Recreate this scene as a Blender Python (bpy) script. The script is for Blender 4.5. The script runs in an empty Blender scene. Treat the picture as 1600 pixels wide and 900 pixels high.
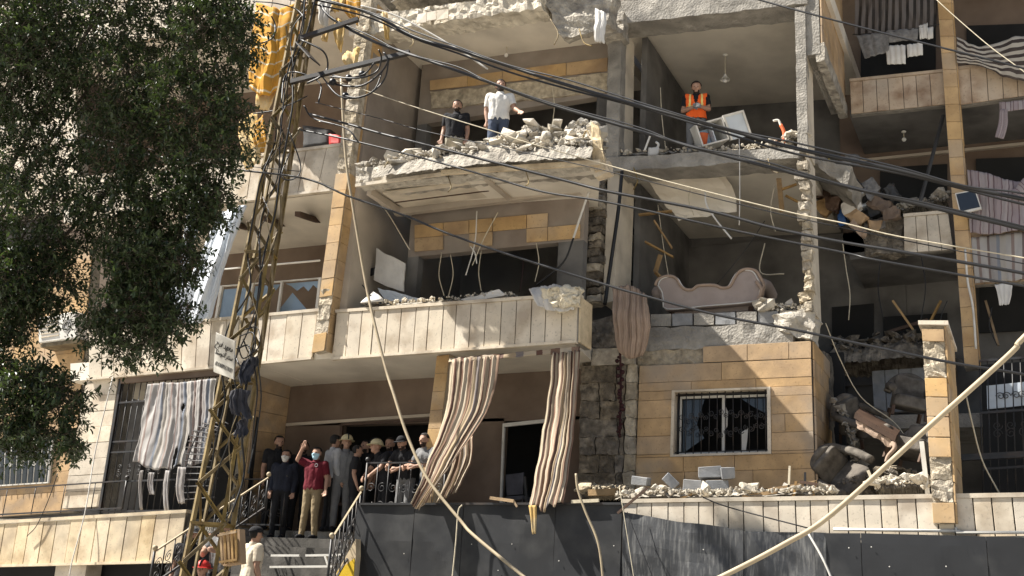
import bpy, bmesh, math, random
from mathutils import Vector, Matrix, noise, Euler
random.seed(7)
SC = bpy.context.scene
COL = SC.collection
# ------------------------------------------------------------------ camera
FPX = 1700.0                     # focal length in photo pixels (1600 wide)
YAW, PITCH, ROLL = 0.46059767, 0.29375309, 0.06112426
_cy, _sy, _cp, _sp = math.cos(YAW), math.sin(YAW), math.cos(PITCH), math.sin(PITCH)
CF = Vector((-_sy * _cp, _cy * _cp, _sp))
_rt = Vector((_cy, _sy, 0.0))
_up = _rt.cross(CF)
CR = math.cos(ROLL) * _rt + math.sin(ROLL) * _up
CU = -math.sin(ROLL) * _rt + math.cos(ROLL) * _up
CAM = Vector((0.0, 0.0, 1.6))
cam_data = bpy.data.cameras.new('camera')
cam = bpy.data.objects.new('camera', cam_data)
COL.objects.link(cam)
_m = Matrix((CR, CU, -CF)).transposed().to_4x4()
_m.translation = CAM
cam.matrix_world = _m
cam_data.sensor_width = 36.0
cam_data.lens = 36.0 * FPX / 1600.0
cam_data.clip_end = 2000.0
SC.camera = cam
# ------------------------------------------------------------------ sky, sun, exposure
SUN = Vector((0.55, 0.21, -0.74)).normalized()      # direction the light travels
_el = math.asin(-SUN.z)
_az = math.atan2(-SUN.x, -SUN.y)                     # azimuth towards the sun, clockwise from +Y
world = bpy.data.worlds.new('World')
SC.world = world
world.use_nodes = True
_nt = world.node_tree
_bg = _nt.nodes['Background']
_sky = _nt.nodes.new('ShaderNodeTexSky')
_sky.sky_type = 'NISHITA'
_sky.sun_disc = False
_sky.sun_elevation = _el
_sky.sun_rotation = _az
_sky.air_density = 1.0
_sky.dust_density = 2.0
_nt.links.new(_sky.outputs[0], _bg.inputs[0])
_bg.inputs[1].default_value = 0.05
sun_data = bpy.data.lights.new('sun', 'SUN')
sun_data.energy = 5.0
sun_data.angle = math.radians(0.53)
sun_data.color = (1.0, 0.95, 0.87)
sun = bpy.data.objects.new('sun', sun_data)
COL.objects.link(sun)
sun.rotation_euler = SUN.to_track_quat('-Z', 'Y').to_euler()
sun.location = (-20, -10, 40)
SC.view_settings.view_transform = 'Standard'
SC.view_settings.look = 'None'
SC.view_settings.gamma = 1.0
SC.view_settings.use_curve_mapping = False
SC.view_settings.exposure = 1.42

# ------------------------------------------------------------------ photo pixel -> point on the plane y = Y
def P(u, v, Y):
    d = CF + CR * ((u - 800.0) / FPX) - CU * ((v - 450.0) / FPX)
    return CAM + d * (Y / d.y)
def pix(p):
    q = Vector(p) - CAM
    w = q.dot(CF)
    return 800 + FPX * q.dot(CR) / w, 450 - FPX * q.dot(CU) / w

# ------------------------------------------------------------------ materials
M = {}
def mat(name, col, rough=0.85, var=0.18, scale=3.0, bump=0.25, bscale=40.0, stain=None, amt=0.4, sscale=0.9,
        metal=0.0, rnd=0.0, spec=0.3, streak=False, trans=0.0, bdist=0.01, pits=0.0):
    m = bpy.data.materials.new(name)
    m.use_nodes = True
    nt = m.node_tree
    N, L = nt.nodes, nt.links
    b = N['Principled BSDF']
    b.inputs['Roughness'].default_value = rough
    b.inputs['Metallic'].default_value = metal
    b.inputs['Specular IOR Level'].default_value = spec
    geo = N.new('ShaderNodeNewGeometry')
    def noisen(sc, det=5.0, vec=None):
        n = N.new('ShaderNodeTexNoise')
        n.inputs['Scale'].default_value = sc
        n.inputs['Detail'].default_value = det
        L.new(vec or geo.outputs['Position'], n.inputs['Vector'])
        return n
    def mix(fac, a, c, mode='MIX'):
        x = N.new('ShaderNodeMix')
        x.data_type = 'RGBA'
        x.blend_type = mode
        for s, i in ((fac, 0), (a, 6), (c, 7)):
            if hasattr(s, 'links'): L.new(s, x.inputs[i])
            elif i == 0: x.inputs[0].default_value = s
            else: x.inputs[i].default_value = (*s, 1.0)
        return x.outputs[2]
    def ramp(src, lo, hi, a=0.0, c=1.0):
        x = N.new('ShaderNodeMapRange')
        x.inputs[1].default_value = lo; x.inputs[2].default_value = hi
        x.inputs[3].default_value = a; x.inputs[4].default_value = c
        L.new(src, x.inputs[0])
        return x.outputs[0]
    n1 = noisen(scale, 6.0)
    c0 = tuple(max(0.0, x * (1 - var)) for x in col)
    c1 = tuple(min(1.0, x * (1 + var)) for x in col)
    out = mix(ramp(n1.outputs[0], 0.3, 0.7), c0, c1)
    if stain:
        vec = None
        if streak:
            mp = N.new('ShaderNodeMapping')
            mp.inputs['Scale'].default_value = (3.0, 3.0, 0.35)
            L.new(geo.outputs['Position'], mp.inputs['Vector'])
            vec = mp.outputs[0]
        n2 = noisen(sscale, 7.0, vec)
        out = mix(ramp(n2.outputs[0], 0.48, 0.68, 0.0, amt), out, stain)
    if pits:
        n4 = noisen(26.0, 4.0)
        out = mix(ramp(n4.outputs[0], 0.60, 0.68, 0.0, pits), out, tuple(x * .38 for x in col))
        n5 = noisen(1.1, 4.0)
        out = mix(ramp(n5.outputs[0], 0.50, 0.75, 0.0, 0.45), out, (0.40, 0.37, 0.32))
    if rnd:
        oi = N.new('ShaderNodeObjectInfo')
        hv = N.new('ShaderNodeHueSaturation')
        L.new(out, hv.inputs['Color'])
        L.new(ramp(oi.outputs['Random'], 0, 1, 1 - rnd, 1 + rnd), hv.inputs['Value'])
        ml = N.new('ShaderNodeMath'); ml.operation = 'MULTIPLY'; ml.inputs[1].default_value = 7.31
        fr = N.new('ShaderNodeMath'); fr.operation = 'FRACT'
        L.new(oi.outputs['Random'], ml.inputs[0]); L.new(ml.outputs[0], fr.inputs[0])
        L.new(ramp(fr.outputs[0], 0, 1, 1 - rnd, 1 + rnd), hv.inputs['Saturation'])
        out = hv.outputs[0]
    L.new(out, b.inputs['Base Color'])
    if bump:
        n3 = noisen(bscale, 6.0)
        bp = N.new('ShaderNodeBump')
        bp.inputs['Strength'].default_value = bump
        bp.inputs['Distance'].default_value = bdist
        L.new(n3.outputs[0], bp.inputs['Height'])
        L.new(bp.outputs[0], b.inputs['Normal'])
    if trans:
        b.inputs['Transmission Weight'].default_value = trans
    M[name] = m
    return m
def stripe_mat(name, stops, repeat=1.0, axis=0, rough=0.9, dirt=(0.25, 0.2, 0.16), damt=0.35, wob=0.0, transl=0.25):
    """woven stripes along a cloth's own uv"""
    m = bpy.data.materials.new(name)
    m.use_nodes = True
    nt = m.node_tree
    N, L = nt.nodes, nt.links
    b = N['Principled BSDF']
    b.inputs['Roughness'].default_value = rough
    b.inputs['Specular IOR Level'].default_value = 0.15
    uv = N.new('ShaderNodeUVMap'); uv.uv_map = 'uv'
    sp = N.new('ShaderNodeSeparateXYZ'); L.new(uv.outputs[0], sp.inputs[0])
    src = sp.outputs[axis]
    if wob:
        nz = N.new('ShaderNodeTexNoise'); nz.inputs['Scale'].default_value = 3.0
        L.new(uv.outputs[0], nz.inputs['Vector'])
        ma = N.new('ShaderNodeMath'); ma.operation = 'MULTIPLY_ADD'
        L.new(nz.outputs[0], ma.inputs[0]); ma.inputs[1].default_value = wob; L.new(src, ma.inputs[2])
        src = ma.outputs[0]
    mu = N.new('ShaderNodeMath'); mu.operation = 'MULTIPLY'; mu.inputs[1].default_value = repeat
    L.new(src, mu.inputs[0])
    fr = N.new('ShaderNodeMath'); fr.operation = 'FRACT'; L.new(mu.outputs[0], fr.inputs[0])
    cr = N.new('ShaderNodeValToRGB'); cr.color_ramp.interpolation = 'CONSTANT'
    els = cr.color_ramp.elements
    while len(els) < len(stops): els.new(0.5)
    for e, (p, c) in zip(els, stops):
        e.position = p; e.color = (*c, 1)
    L.new(fr.outputs[0], cr.inputs[0])
    geo = N.new('ShaderNodeNewGeometry')
    n2 = N.new('ShaderNodeTexNoise'); n2.inputs['Scale'].default_value = 2.2; n2.inputs['Detail'].default_value = 8
    L.new(geo.outputs['Position'], n2.inputs['Vector'])
    mr = N.new('ShaderNodeMapRange'); mr.inputs[1].default_value = 0.45; mr.inputs[2].default_value = 0.75; mr.inputs[4].default_value = damt
    L.new(n2.outputs[0], mr.inputs[0])
    mx = N.new('ShaderNodeMix'); mx.data_type = 'RGBA'; mx.inputs[7].default_value = (*dirt, 1)
    L.new(mr.outputs[0], mx.inputs[0]); L.new(cr.outputs[0], mx.inputs[6])
    L.new(mx.outputs[2], b.inputs['Base Color'])
    n3 = N.new('ShaderNodeTexNoise'); n3.inputs['Scale'].default_value = 120
    L.new(geo.outputs['Position'], n3.inputs['Vector'])
    bp = N.new('ShaderNodeBump'); bp.inputs['Strength'].default_value = 0.2; bp.inputs['Distance'].default_value = 0.004
    L.new(n3.outputs[0], bp.inputs['Height']); L.new(bp.outputs[0], b.inputs['Normal'])
    if transl:
        tr = N.new('ShaderNodeBsdfTranslucent'); L.new(mx.outputs[2], tr.inputs[0])
        ms = N.new('ShaderNodeMixShader'); ms.inputs[0].default_value = transl
        L.new(b.outputs[0], ms.inputs[1]); L.new(tr.outputs[0], ms.inputs[2])
        L.new(ms.outputs[0], N['Material Output'].inputs[0])
    M[name] = m
    return m

mat('step_stone', (0.075, 0.07, 0.062), 0.9, 0.25, 4, 0.5, 30, stain=(0.20, 0.185, 0.165), amt=0.5, sscale=3.0)  # base darkened, the shade over the steps is put into the stone colour
GREY = (0.17, 0.155, 0.135)
mat('orange_stone', (0.45, 0.305, 0.165), 0.8, 0.2, 3.5, 0.25, 45, stain=(0.27, 0.19, 0.12), amt=0.6, sscale=2.2, rnd=0.10, pits=0.4)
mat('ochre_tile', (0.48, 0.325, 0.165), 0.7, 0.15, 3.0, 0.12, 60, stain=(0.25, 0.15, 0.08), amt=0.5, sscale=2.0, rnd=0.10, pits=0.4)
mat('white_stone', (0.58, 0.51, 0.405), 0.75, 0.12, 3.0, 0.15, 50, stain=(0.30, 0.22, 0.14), amt=0.7, sscale=2.2, rnd=0.09, pits=0.4)
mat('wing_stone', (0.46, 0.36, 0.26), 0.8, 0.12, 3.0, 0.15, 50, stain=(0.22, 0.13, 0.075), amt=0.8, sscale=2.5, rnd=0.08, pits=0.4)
mat('sand_stone', (0.58, 0.475, 0.32), 0.8, 0.14, 4.0, 0.3, 40, stain=(0.28, 0.19, 0.10), amt=0.6, sscale=2.2, rnd=0.12, pits=0.4)
mat('concrete', (0.29, 0.27, 0.235), 0.95, 0.30, 5.0, 0.9, 25, stain=(0.12, 0.11, 0.10), amt=0.6, sscale=2.5, bdist=0.03)
mat('broken_concrete', (0.34, 0.31, 0.26), 0.95, 0.35, 7.0, 1.0, 22, stain=(0.15, 0.13, 0.11), amt=0.6, sscale=4.0, bdist=0.04)
mat('rubble', (0.45, 0.41, 0.34), 0.95, 0.35, 6.0, 0.8, 30, stain=(0.24, 0.21, 0.17), amt=0.55, sscale=3.0, rnd=0.22, bdist=0.02)
mat('grey_block', (0.23, 0.235, 0.24), 0.95, 0.15, 8.0, 0.6, 60, stain=(0.36, 0.34, 0.31), amt=0.4, sscale=3.0, rnd=0.15)
mat('dark_masonry', (0.135, 0.115, 0.09), 0.95, 0.4, 9.0, 1.0, 25, stain=(0.36, 0.31, 0.24), amt=0.75, sscale=5.5, rnd=0.22, bdist=0.04)
mat('pale_masonry', (0.40, 0.345, 0.26), 0.95, 0.3, 8.0, 1.0, 25, stain=(0.19, 0.16, 0.12), amt=0.6, sscale=5.0, rnd=0.18, bdist=0.03)
mat('lit_plaster', (0.60, 0.53, 0.42), 0.9, 0.10, 2.5, 0.15, 25, stain=(0.34, 0.29, 0.23), amt=0.6, sscale=1.6)  # paler copy of the room plaster, sunlight put into its colour
mat('ceiling_plaster', (0.70, 0.64, 0.54), 0.9, 0.08, 1.5, 0.1, 20, stain=(0.36, 0.32, 0.27), amt=0.5, sscale=0.7)
mat('room_plaster', (0.47, 0.405, 0.325), 0.9, 0.12, 1.5, 0.12, 20, stain=(0.20, 0.165, 0.13), amt=0.5, sscale=0.8)
mat('dark_plaster', (0.145, 0.138, 0.128), 0.95, 0.3, 1.5, 0.2, 15, stain=(0.045, 0.042, 0.04), amt=0.8, sscale=0.8)  # dark grey plaster with random blotches of a darker grey
mat('brown_wall', (0.175, 0.13, 0.098), 0.9, 0.15, 2.0, 0.15, 30, stain=(0.10, 0.065, 0.045), amt=0.6, sscale=0.9)
mat('pink_wall', (0.27, 0.23, 0.19), 0.9, 0.15, 2.0, 0.15, 30, stain=(0.17, 0.12, 0.09), amt=0.6, sscale=0.9)
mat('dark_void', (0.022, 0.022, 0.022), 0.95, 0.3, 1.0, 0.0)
mat('white_metal', (0.62, 0.60, 0.55), 0.5, 0.08, 5.0, 0.05, 30, stain=(0.3, 0.27, 0.22), amt=0.4, sscale=3.0)
mat('black_metal', (0.018, 0.018, 0.019), 0.5, 0.3, 8.0, 0.1, 40, stain=(0.07, 0.045, 0.03), amt=0.5, sscale=5.0, spec=0.5)
mat('panel_metal', (0.015, 0.016, 0.018), 0.55, 0.3, 1.5, 0.12, 6, stain=(0.05, 0.05, 0.049), amt=0.6, sscale=1.8, spec=0.4)
mat('dusty_panel', (0.040, 0.042, 0.045), 0.6, 0.25, 6.0, 0.25, 30, stain=(0.17, 0.168, 0.16), amt=0.6, sscale=9.0, spec=0.4, streak=True)
mat('rusty_steel', (0.215, 0.16, 0.072), 0.7, 0.3, 6.0, 0.3, 50, stain=(0.085, 0.055, 0.03), amt=0.7, sscale=4.0, rnd=0.22, spec=0.3)
mat('cable_black', (0.012, 0.012, 0.013), 0.45, 0.2, 5, 0.0, spec=0.4)
mat('rope_pale', (0.52, 0.46, 0.34), 0.8, 0.15, 20, 0.0)
mat('conduit', (0.36, 0.295, 0.195), 0.55, 0.12, 4.0, 0.1, 50, stain=(0.28, 0.22, 0.15), amt=0.5, sscale=3.0)
mat('bark', (0.10, 0.08, 0.06), 0.95, 0.3, 12, 0.9, 30, bdist=0.03)
mat('wood', (0.33, 0.22, 0.11), 0.8, 0.25, 6, 0.3, 40, stain=(0.14, 0.09, 0.05), amt=0.5, sscale=4, rnd=0.2)
mat('wood_dark', (0.075, 0.045, 0.03), 0.6, 0.25, 6, 0.3, 40)
mat('asphalt', (0.32, 0.30, 0.265), 0.95, 0.3, 2.0, 0.5, 60, stain=(0.44, 0.41, 0.36), amt=0.9, sscale=0.5)
mat('sofa_fabric', (0.33, 0.275, 0.245), 0.95, 0.1, 6, 0.3, 90, stain=(0.24, 0.19, 0.165), amt=0.4, sscale=3)
mat('dusty_upholstery', (0.095, 0.083, 0.07), 0.95, 0.35, 6, 0.9, 25, stain=(0.22, 0.20, 0.17), amt=0.5, sscale=3)
mat('white_fabric', (0.62, 0.60, 0.56), 0.95, 0.08, 6, 0.3, 60, stain=(0.36, 0.33, 0.29), amt=0.4, sscale=3)
mat('tarp_white', (0.66, 0.70, 0.74), 0.7, 0.05, 3, 0.1, 20, stain=(0.42, 0.45, 0.48), amt=0.4, sscale=1.2)
mat('fluff', (0.68, 0.61, 0.47), 1.0, 0.2, 20, 1.0, 60, bdist=0.02)
mat('tan_cloth', (0.33, 0.245, 0.185), 0.95, 0.15, 5, 0.3, 60)
mat('dark_red', (0.035, 0.010, 0.012), 0.8, 0.2, 20, 0.4, 60)
mat('rag_grey', (0.055, 0.055, 0.065), 0.95, 0.25, 5, 0.3, 60)
mat('rag_ochre', (0.52, 0.35, 0.13), 0.9, 0.2, 5, 0.3, 60, stain=(0.62, 0.55, 0.40), amt=0.6, sscale=3)
mat('sign_white', (0.66, 0.63, 0.56), 0.6, 0.06, 4, 0.05, 30, stain=(0.40, 0.36, 0.30), amt=0.4, sscale=6)
mat('ink', (0.015, 0.015, 0.015), 0.7, 0.1, 5, 0)
mat('ink_grey', (0.10, 0.10, 0.10), 0.7, 0.1, 5, 0)
mat('glass_blue', (0.20, 0.27, 0.34), 0.08, 0.1, 3, 0.0, spec=0.6)
mat('glass_dark', (0.02, 0.024, 0.03), 0.08, 0.1, 3, 0.0, spec=0.6)
mat('yellow_paint', (0.60, 0.40, 0.02), 0.7, 0.1, 4, 0.1, 40)
mat('orange_plastic', (0.65, 0.14, 0.05), 0.5, 0.1, 4, 0)
mat('red_plastic', (0.50, 0.035, 0.03), 0.5, 0.1, 4, 0)
mat('blue_plastic', (0.04, 0.11, 0.30), 0.5, 0.1, 4, 0)
mat('cardboard', (0.36, 0.25, 0.15), 0.9, 0.1, 4, 0.1)
mat('pale_panel', (0.50, 0.55, 0.60), 0.5, 0.06, 4, 0.0, stain=(0.30, 0.30, 0.29), amt=0.4, sscale=3)
mat('foam_dark', (0.05, 0.05, 0.05), 0.7, 0.2, 4, 0.2)
# skin and clothes
mat('skin', (0.36, 0.215, 0.15), 0.6, 0.08, 8, 0.05, 60)
mat('beard_dark', (0.035, 0.024, 0.018), 0.8, 0.3, 40, 0.6, 90)
mat('hair_black', (0.012, 0.010, 0.009), 0.7, 0.3, 40, 0.6, 90)
mat('cloth_black', (0.014, 0.014, 0.016), 0.95, 0.2, 6, 0.4, 30, bdist=0.02)
mat('cloth_navy', (0.018, 0.021, 0.032), 0.95, 0.2, 6, 0.4, 30, bdist=0.02)
mat('cloth_grey', (0.15, 0.15, 0.15), 0.95, 0.15, 6, 0.4, 30, bdist=0.02)
mat('cloth_lightgrey', (0.33, 0.33, 0.33), 0.95, 0.12, 6, 0.4, 30, bdist=0.02)
mat('cloth_white', (0.60, 0.585, 0.55), 0.95, 0.06, 6, 0.4, 25, bdist=0.02)
mat('cloth_cream', (0.56, 0.49, 0.38), 0.95, 0.08, 6, 0.4, 25, bdist=0.02)
mat('cloth_maroon', (0.11, 0.010, 0.018), 0.95, 0.12, 6, 0.4, 25, bdist=0.02)
mat('cloth_khaki', (0.235, 0.18, 0.105), 0.95, 0.12, 6, 0.5, 25, bdist=0.02)
mat('cloth_jeans', (0.055, 0.07, 0.105), 0.95, 0.2, 6, 0.4, 25, bdist=0.02)
mat('cloth_camo', (0.28, 0.26, 0.20), 0.95, 0.1, 6, 0.4, 25, stain=(0.10, 0.09, 0.07), amt=0.8, sscale=9, bdist=0.02)
mat('hi_vis', (0.85, 0.13, 0.02), 0.8, 0.06, 6, 0.2, 30)
mat('reflective', (0.80, 0.62, 0.20), 0.5, 0.05, 6, 0)
mat('mask_blue', (0.40, 0.60, 0.70), 0.9, 0.05, 6, 0.1)
mat('helmet_cream', (0.52, 0.45, 0.27), 0.4, 0.08, 6, 0.05)
stripe_mat('curtain_brown', [(0, (0.50, 0.42, 0.31)), (.16, (0.15, 0.085, 0.065)), (.24, (0.44, 0.36, 0.26)), (.34, (0.20, 0.125, 0.09)), (.46, (0.55, 0.47, 0.36)), (.60, (0.30, 0.20, 0.14)), (.68, (0.13, 0.08, 0.065)), (.74, (0.42, 0.33, 0.22)), (.9, (0.24, 0.21, 0.20))], 1.7)
stripe_mat('curtain_grey', [(0, (0.43, 0.41, 0.39)), (.15, (0.28, 0.22, 0.20)), (.24, (0.46, 0.44, 0.42)), (.45, (0.19, 0.15, 0.14)), (.52, (0.36, 0.34, 0.33)), (.72, (0.24, 0.26, 0.30)), (.82, (0.45, 0.42, 0.38))], 3.0)
stripe_mat('curtain_mauve', [(0, (0.40, 0.34, 0.34)), (.10, (0.16, 0.11, 0.12)), (.16, (0.36, 0.30, 0.31)), (.46, (0.20, 0.14, 0.15)), (.52, (0.42, 0.37, 0.37)), (.86, (0.15, 0.10, 0.11)), (.92, (0.38, 0.33, 0.34))], 4.0)
stripe_mat('blanket_stripe', [(0, (0.56, 0.51, 0.43)), (.5, (0.075, 0.06, 0.055))], 6.0, axis=1)
stripe_mat('awning_yellow', [(0, (0.66, 0.36, 0.06)), (.86, (0.70, 0.62, 0.45))], 7.0, axis=1, wob=0.10, transl=0.35)
stripe_mat('rack_dark', [(0, (0.19, 0.17, 0.16)), (.55, (0.05, 0.045, 0.042))], 12.0)
# ------------------------------------------------------------------ object helpers
WL = {}                                   # world location of every object made here
def tag(o, label=None, cat=None, group=None, kind=None):
    if label: o['label'] = label
    if cat: o['category'] = cat
    if group: o['group'] = group
    if kind: o['kind'] = kind
    return o
def thing(name, label, cat, loc, group=None):
    o = bpy.data.objects.new(name, None)
    o.empty_display_size = 0.2
    COL.objects.link(o)
    o.location = loc
    WL[o] = Vector(loc)
    return tag(o, label, cat, group)
def link(name, me, parent, loc):
    o = bpy.data.objects.new(name, me)
    COL.objects.link(o)
    loc = Vector(loc)
    WL[o] = loc
    if parent is not None:
        o.parent = parent
        o.location = loc - WL[parent]
    else:
        o.location = loc
    return o
def mk(name, verts, faces, material, parent=None, smooth=False, uvs=None):
    vs = [Vector(v) for v in verts]
    lo = Vector((min(v.x for v in vs), min(v.y for v in vs), min(v.z for v in vs)))
    hi = Vector((max(v.x for v in vs), max(v.y for v in vs), max(v.z for v in vs)))
    c = Vector(((lo.x + hi.x) / 2, (lo.y + hi.y) / 2, lo.z))
    me = bpy.data.meshes.new(name)
    me.from_pydata([v - c for v in vs], [], faces)
    if uvs:
        ul = me.uv_layers.new(name='uv')
        for lp in me.loops: ul.data[lp.index].uv = uvs[lp.vertex_index]
    if smooth:
        for p in me.polygons: p.use_smooth = True
    me.materials.append(M[material] if isinstance(material, str) else material)
    me.update()
    return link(name, me, parent, c)
def fix(o):
    bm = bmesh.new(); bm.from_mesh(o.data)
    bmesh.ops.recalc_face_normals(bm, faces=bm.faces)
    bm.to_mesh(o.data); bm.free()
    return o
def bevel(o, w=0.01, seg=1):
    m = o.modifiers.new('bevel', 'BEVEL'); m.width = w; m.segments = seg; m.limit_method = 'ANGLE'
    return o
def extr(name, front, off, material, parent=None, rough_edges=0):
    """prism: polygon of world points pushed by vector off"""
    n = len(front)
    vs = [Vector(p) for p in front] + [Vector(p) + Vector(off) for p in front]
    fs = [tuple(range(n)), tuple(range(2 * n - 1, n - 1, -1))]
    fs += [(i, i + n, (i + 1) % n + n, (i + 1) % n) for i in range(n)]
    return fix(mk(name, vs, fs, material, parent))
def prism(name, poly, Y, d, material, parent=None):
    return extr(name, [P(u, v, Y) for u, v in poly], (0, d, 0), material, parent)
def wbox(name, lo, hi, material, parent=None):
    x0, y0, z0 = lo; x1, y1, z1 = hi
    return extr(name, [(x0, y0, z0), (x1, y0, z0), (x1, y0, z1), (x0, y0, z1)], (0, y1 - y0, 0), material, parent)
def quadpt(q, s, t):
    return q[0] * (1 - s) * (1 - t) + q[1] * s * (1 - t) + q[2] * s * t + q[3] * (1 - s) * t
def panels(name, quad, cuts, thick, material, parent, gap=0.006, holes=(), drop=(), jit=0.004, tiltn=0.0, bev=0.004):
    """quad TL TR BR BL (world points); cuts = list of (s0,s1,t0,t1); thickness grows out of the quad"""
    q = [Vector(p) for p in quad]
    n = (q[1] - q[0]).cross(q[3] - q[0]).normalized()
    if n.y > 0.2 or (abs(n.y) < 0.2 and n.x < 0): n = -n      # outward = towards the street or the right
    W = (q[1] - q[0]).length; H = (q[3] - q[0]).length
    res = []
    for k, (s0, s1, t0, t1) in enumerate(cuts):
        if k in drop: continue
        rects = [(s0, s1, t0, t1)]
        for (a0, a1, b0, b1) in holes:
            nr = []
            for (x0, x1, y0, y1) in rects:
                if x1 <= a0 or x0 >= a1 or y1 <= b0 or y0 >= b1:
                    nr.append((x0, x1, y0, y1)); continue
                if y0 < b0: nr.append((x0, x1, y0, b0))
                if y1 > b1: nr.append((x0, x1, b1, y1))
                ya, yb = max(y0, b0), min(y1, b1)
                if x0 < a0: nr.append((x0, a0, ya, yb))
                if x1 > a1: nr.append((a1, x1, ya, yb))
            rects = nr
        for (x0, x1, y0, y1) in rects:
            if (x1 - x0) * W < 0.03 or (y1 - y0) * H < 0.03: continue
            gs, gt = gap / W, gap / H
            cs = [quadpt(q, a, b) for a, b in ((x0 + gs, y0 + gt), (x1 - gs, y0 + gt), (x1 - gs, y1 - gt), (x0 + gs, y1 - gt))]
            th = thick + random.uniform(-jit, jit)
            off = [n * (th + random.uniform(-tiltn, tiltn)) for _ in cs]
            vs = cs + [c + o for c, o in zip(cs, off)]
            o = fix(mk(name, vs, [(0, 1, 2, 3), (7, 6, 5, 4), (0, 4, 5, 1), (1, 5, 6, 2), (2, 6, 7, 3), (3, 7, 4, 0)], material, parent))
            if bev: bevel(o, bev)
            res.append(o)
    return res
def course_cuts(rows, mn=0.2, mx=0.45):
    cuts = []
    for r in range(rows):
        x = 0.0; t0, t1 = r / rows, (r + 1) / rows
        while x < 1:
            w = random.uniform(mn, mx)
            x1 = x + w
            if x1 > 1 - mn * 0.6: x1 = 1.0
            cuts.append((x, x1, t0, t1)); x = x1
    return cuts
def col_cuts(n, var=0.0, rows=1):
    xs = [0.0] + [(i + random.uniform(-var, var)) / n for i in range(1, n)] + [1.0]
    return [(xs[i], xs[i + 1], r / rows, (r + 1) / rows) for i in range(n) for r in range(rows)]
def rough(name, quad, off, material, parent=None, n=(6, 6, 3), amp=0.05, freq=3.0, smooth=False):
    """box between a quad and its copy moved by off, its skin broken up by noise"""
    q = [Vector(p) for p in quad]; off = Vector(off)
    nu, nv, nd = n
    idx, vs, fs = {}, [], []
    def vid(i, j, k):
        if (i, j, k) not in idx:
            p = quadpt(q, i / nu, j / nv) + off * (k / nd)
            d = noise.noise_vector(p * freq) * amp + noise.noise_vector(p * freq * 2.7) * amp * 0.5
            idx[(i, j, k)] = len(vs); vs.append(p + d)
        return idx[(i, j, k)]
    for i in range(nu):
        for j in range(nv):
            for k in (0, nd): fs.append((vid(i, j, k), vid(i + 1, j, k), vid(i + 1, j + 1, k), vid(i, j + 1, k)))
    for i in range(nu):
        for k in range(nd):
            for j in (0, nv): fs.append((vid(i, j, k), vid(i + 1, j, k), vid(i + 1, j, k + 1), vid(i, j, k + 1)))
    for j in range(nv):
        for k in range(nd):
            for i in (0, nu): fs.append((vid(i, j, k), vid(i, j + 1, k), vid(i, j + 1, k + 1), vid(i, j, k + 1)))
    return fix(mk(name, vs, fs, material, parent, smooth))
def rquad(poly, Y): return [P(u, v, Y) for u, v in poly]
def spline(pts, per=6):
    pts = [Vector(p) for p in pts]
    if len(pts) < 3:
        return [pts[0].lerp(pts[1], i / per) for i in range(per + 1)]
    out = []
    ext = [pts[0] * 2 - pts[1]] + pts + [pts[-1] * 2 - pts[-2]]
    for i in range(1, len(ext) - 2):
        a, b, c, d = ext[i - 1:i + 3]
        for k in range(per):
            t = k / per
            out.append(0.5 * ((2 * b) + (c - a) * t + (2 * a - 5 * b + 4 * c - d) * t * t + (3 * b - a - 3 * c + d) * t ** 3))
    out.append(pts[-1])
    return out
def tube_geo(pts, r, seg=6, r1=None, V=None, Fc=None):
    V = [] if V is None else V; Fc = [] if Fc is None else Fc
    base = len(V)
    n = len(pts); side = None
    for i, p in enumerate(pts):
        t = (pts[min(i + 1, n - 1)] - pts[max(i - 1, 0)])
        t = t.normalized() if t.length > 1e-9 else Vector((0, 0, 1))
        if side is None:
            side = t.orthogonal().normalized()
        side = (side - t * side.dot(t))
        side = side.normalized() if side.length > 1e-6 else t.orthogonal().normalized()
        b = t.cross(side)
        rr = r if r1 is None else r + (r1 - r) * i / max(1, n - 1)
        for k in range(seg):
            a = 2 * math.pi * k / seg
            V.append(p + (side * math.cos(a) + b * math.sin(a)) * rr)
    for i in range(n - 1):
        for k in range(seg):
            k2 = (k + 1) % seg
            Fc.append((base + i * seg + k, base + i * seg + k2, base + (i + 1) * seg + k2, base + (i + 1) * seg + k))
    Fc.append(tuple(base + k for k in range(seg - 1, -1, -1)))
    Fc.append(tuple(base + (n - 1) * seg + k for k in range(seg)))
    return V, Fc
def tube(name, pts, r, material, parent=None, seg=6, r1=None, per=6, straight=False):
    pts = [Vector(p) for p in pts] if straight else spline(pts, per)
    V, Fc = tube_geo(pts, r, seg, r1)
    return mk(name, V, Fc, material, parent, smooth=True)
def pt3(l): return [P(*a) for a in l]
def bar(name, a, b, w, h, material, parent=None, up=(0, 0, 1)):
    """rectangular bar from a to b"""
    a, b = Vector(a), Vector(b); t = (b - a).normalized(); up = Vector(up)
    s = t.cross(up)
    s = s.normalized() if s.length > 1e-4 else t.orthogonal().normalized()
    u = s.cross(t)
    f = [a + s * w / 2 + u * h / 2, a - s * w / 2 + u * h / 2, a - s * w / 2 - u * h / 2, a + s * w / 2 - u * h / 2]
    return extr(name, f, b - a, material, parent)
def angle_bar(name, a, b, w, th, material, parent, side):
    """steel angle (L section) from a to b"""
    a, b = Vector(a), Vector(b); t = (b - a).normalized(); s = Vector(side)
    s = (s - t * s.dot(t)).normalized(); u = t.cross(s)
    prof = [(0, 0), (w, 0), (w, th), (th, th), (th, w), (0, w)]
    return extr(name, [a + s * x + u * y for x, y in prof], b - a, material, parent)
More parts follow.
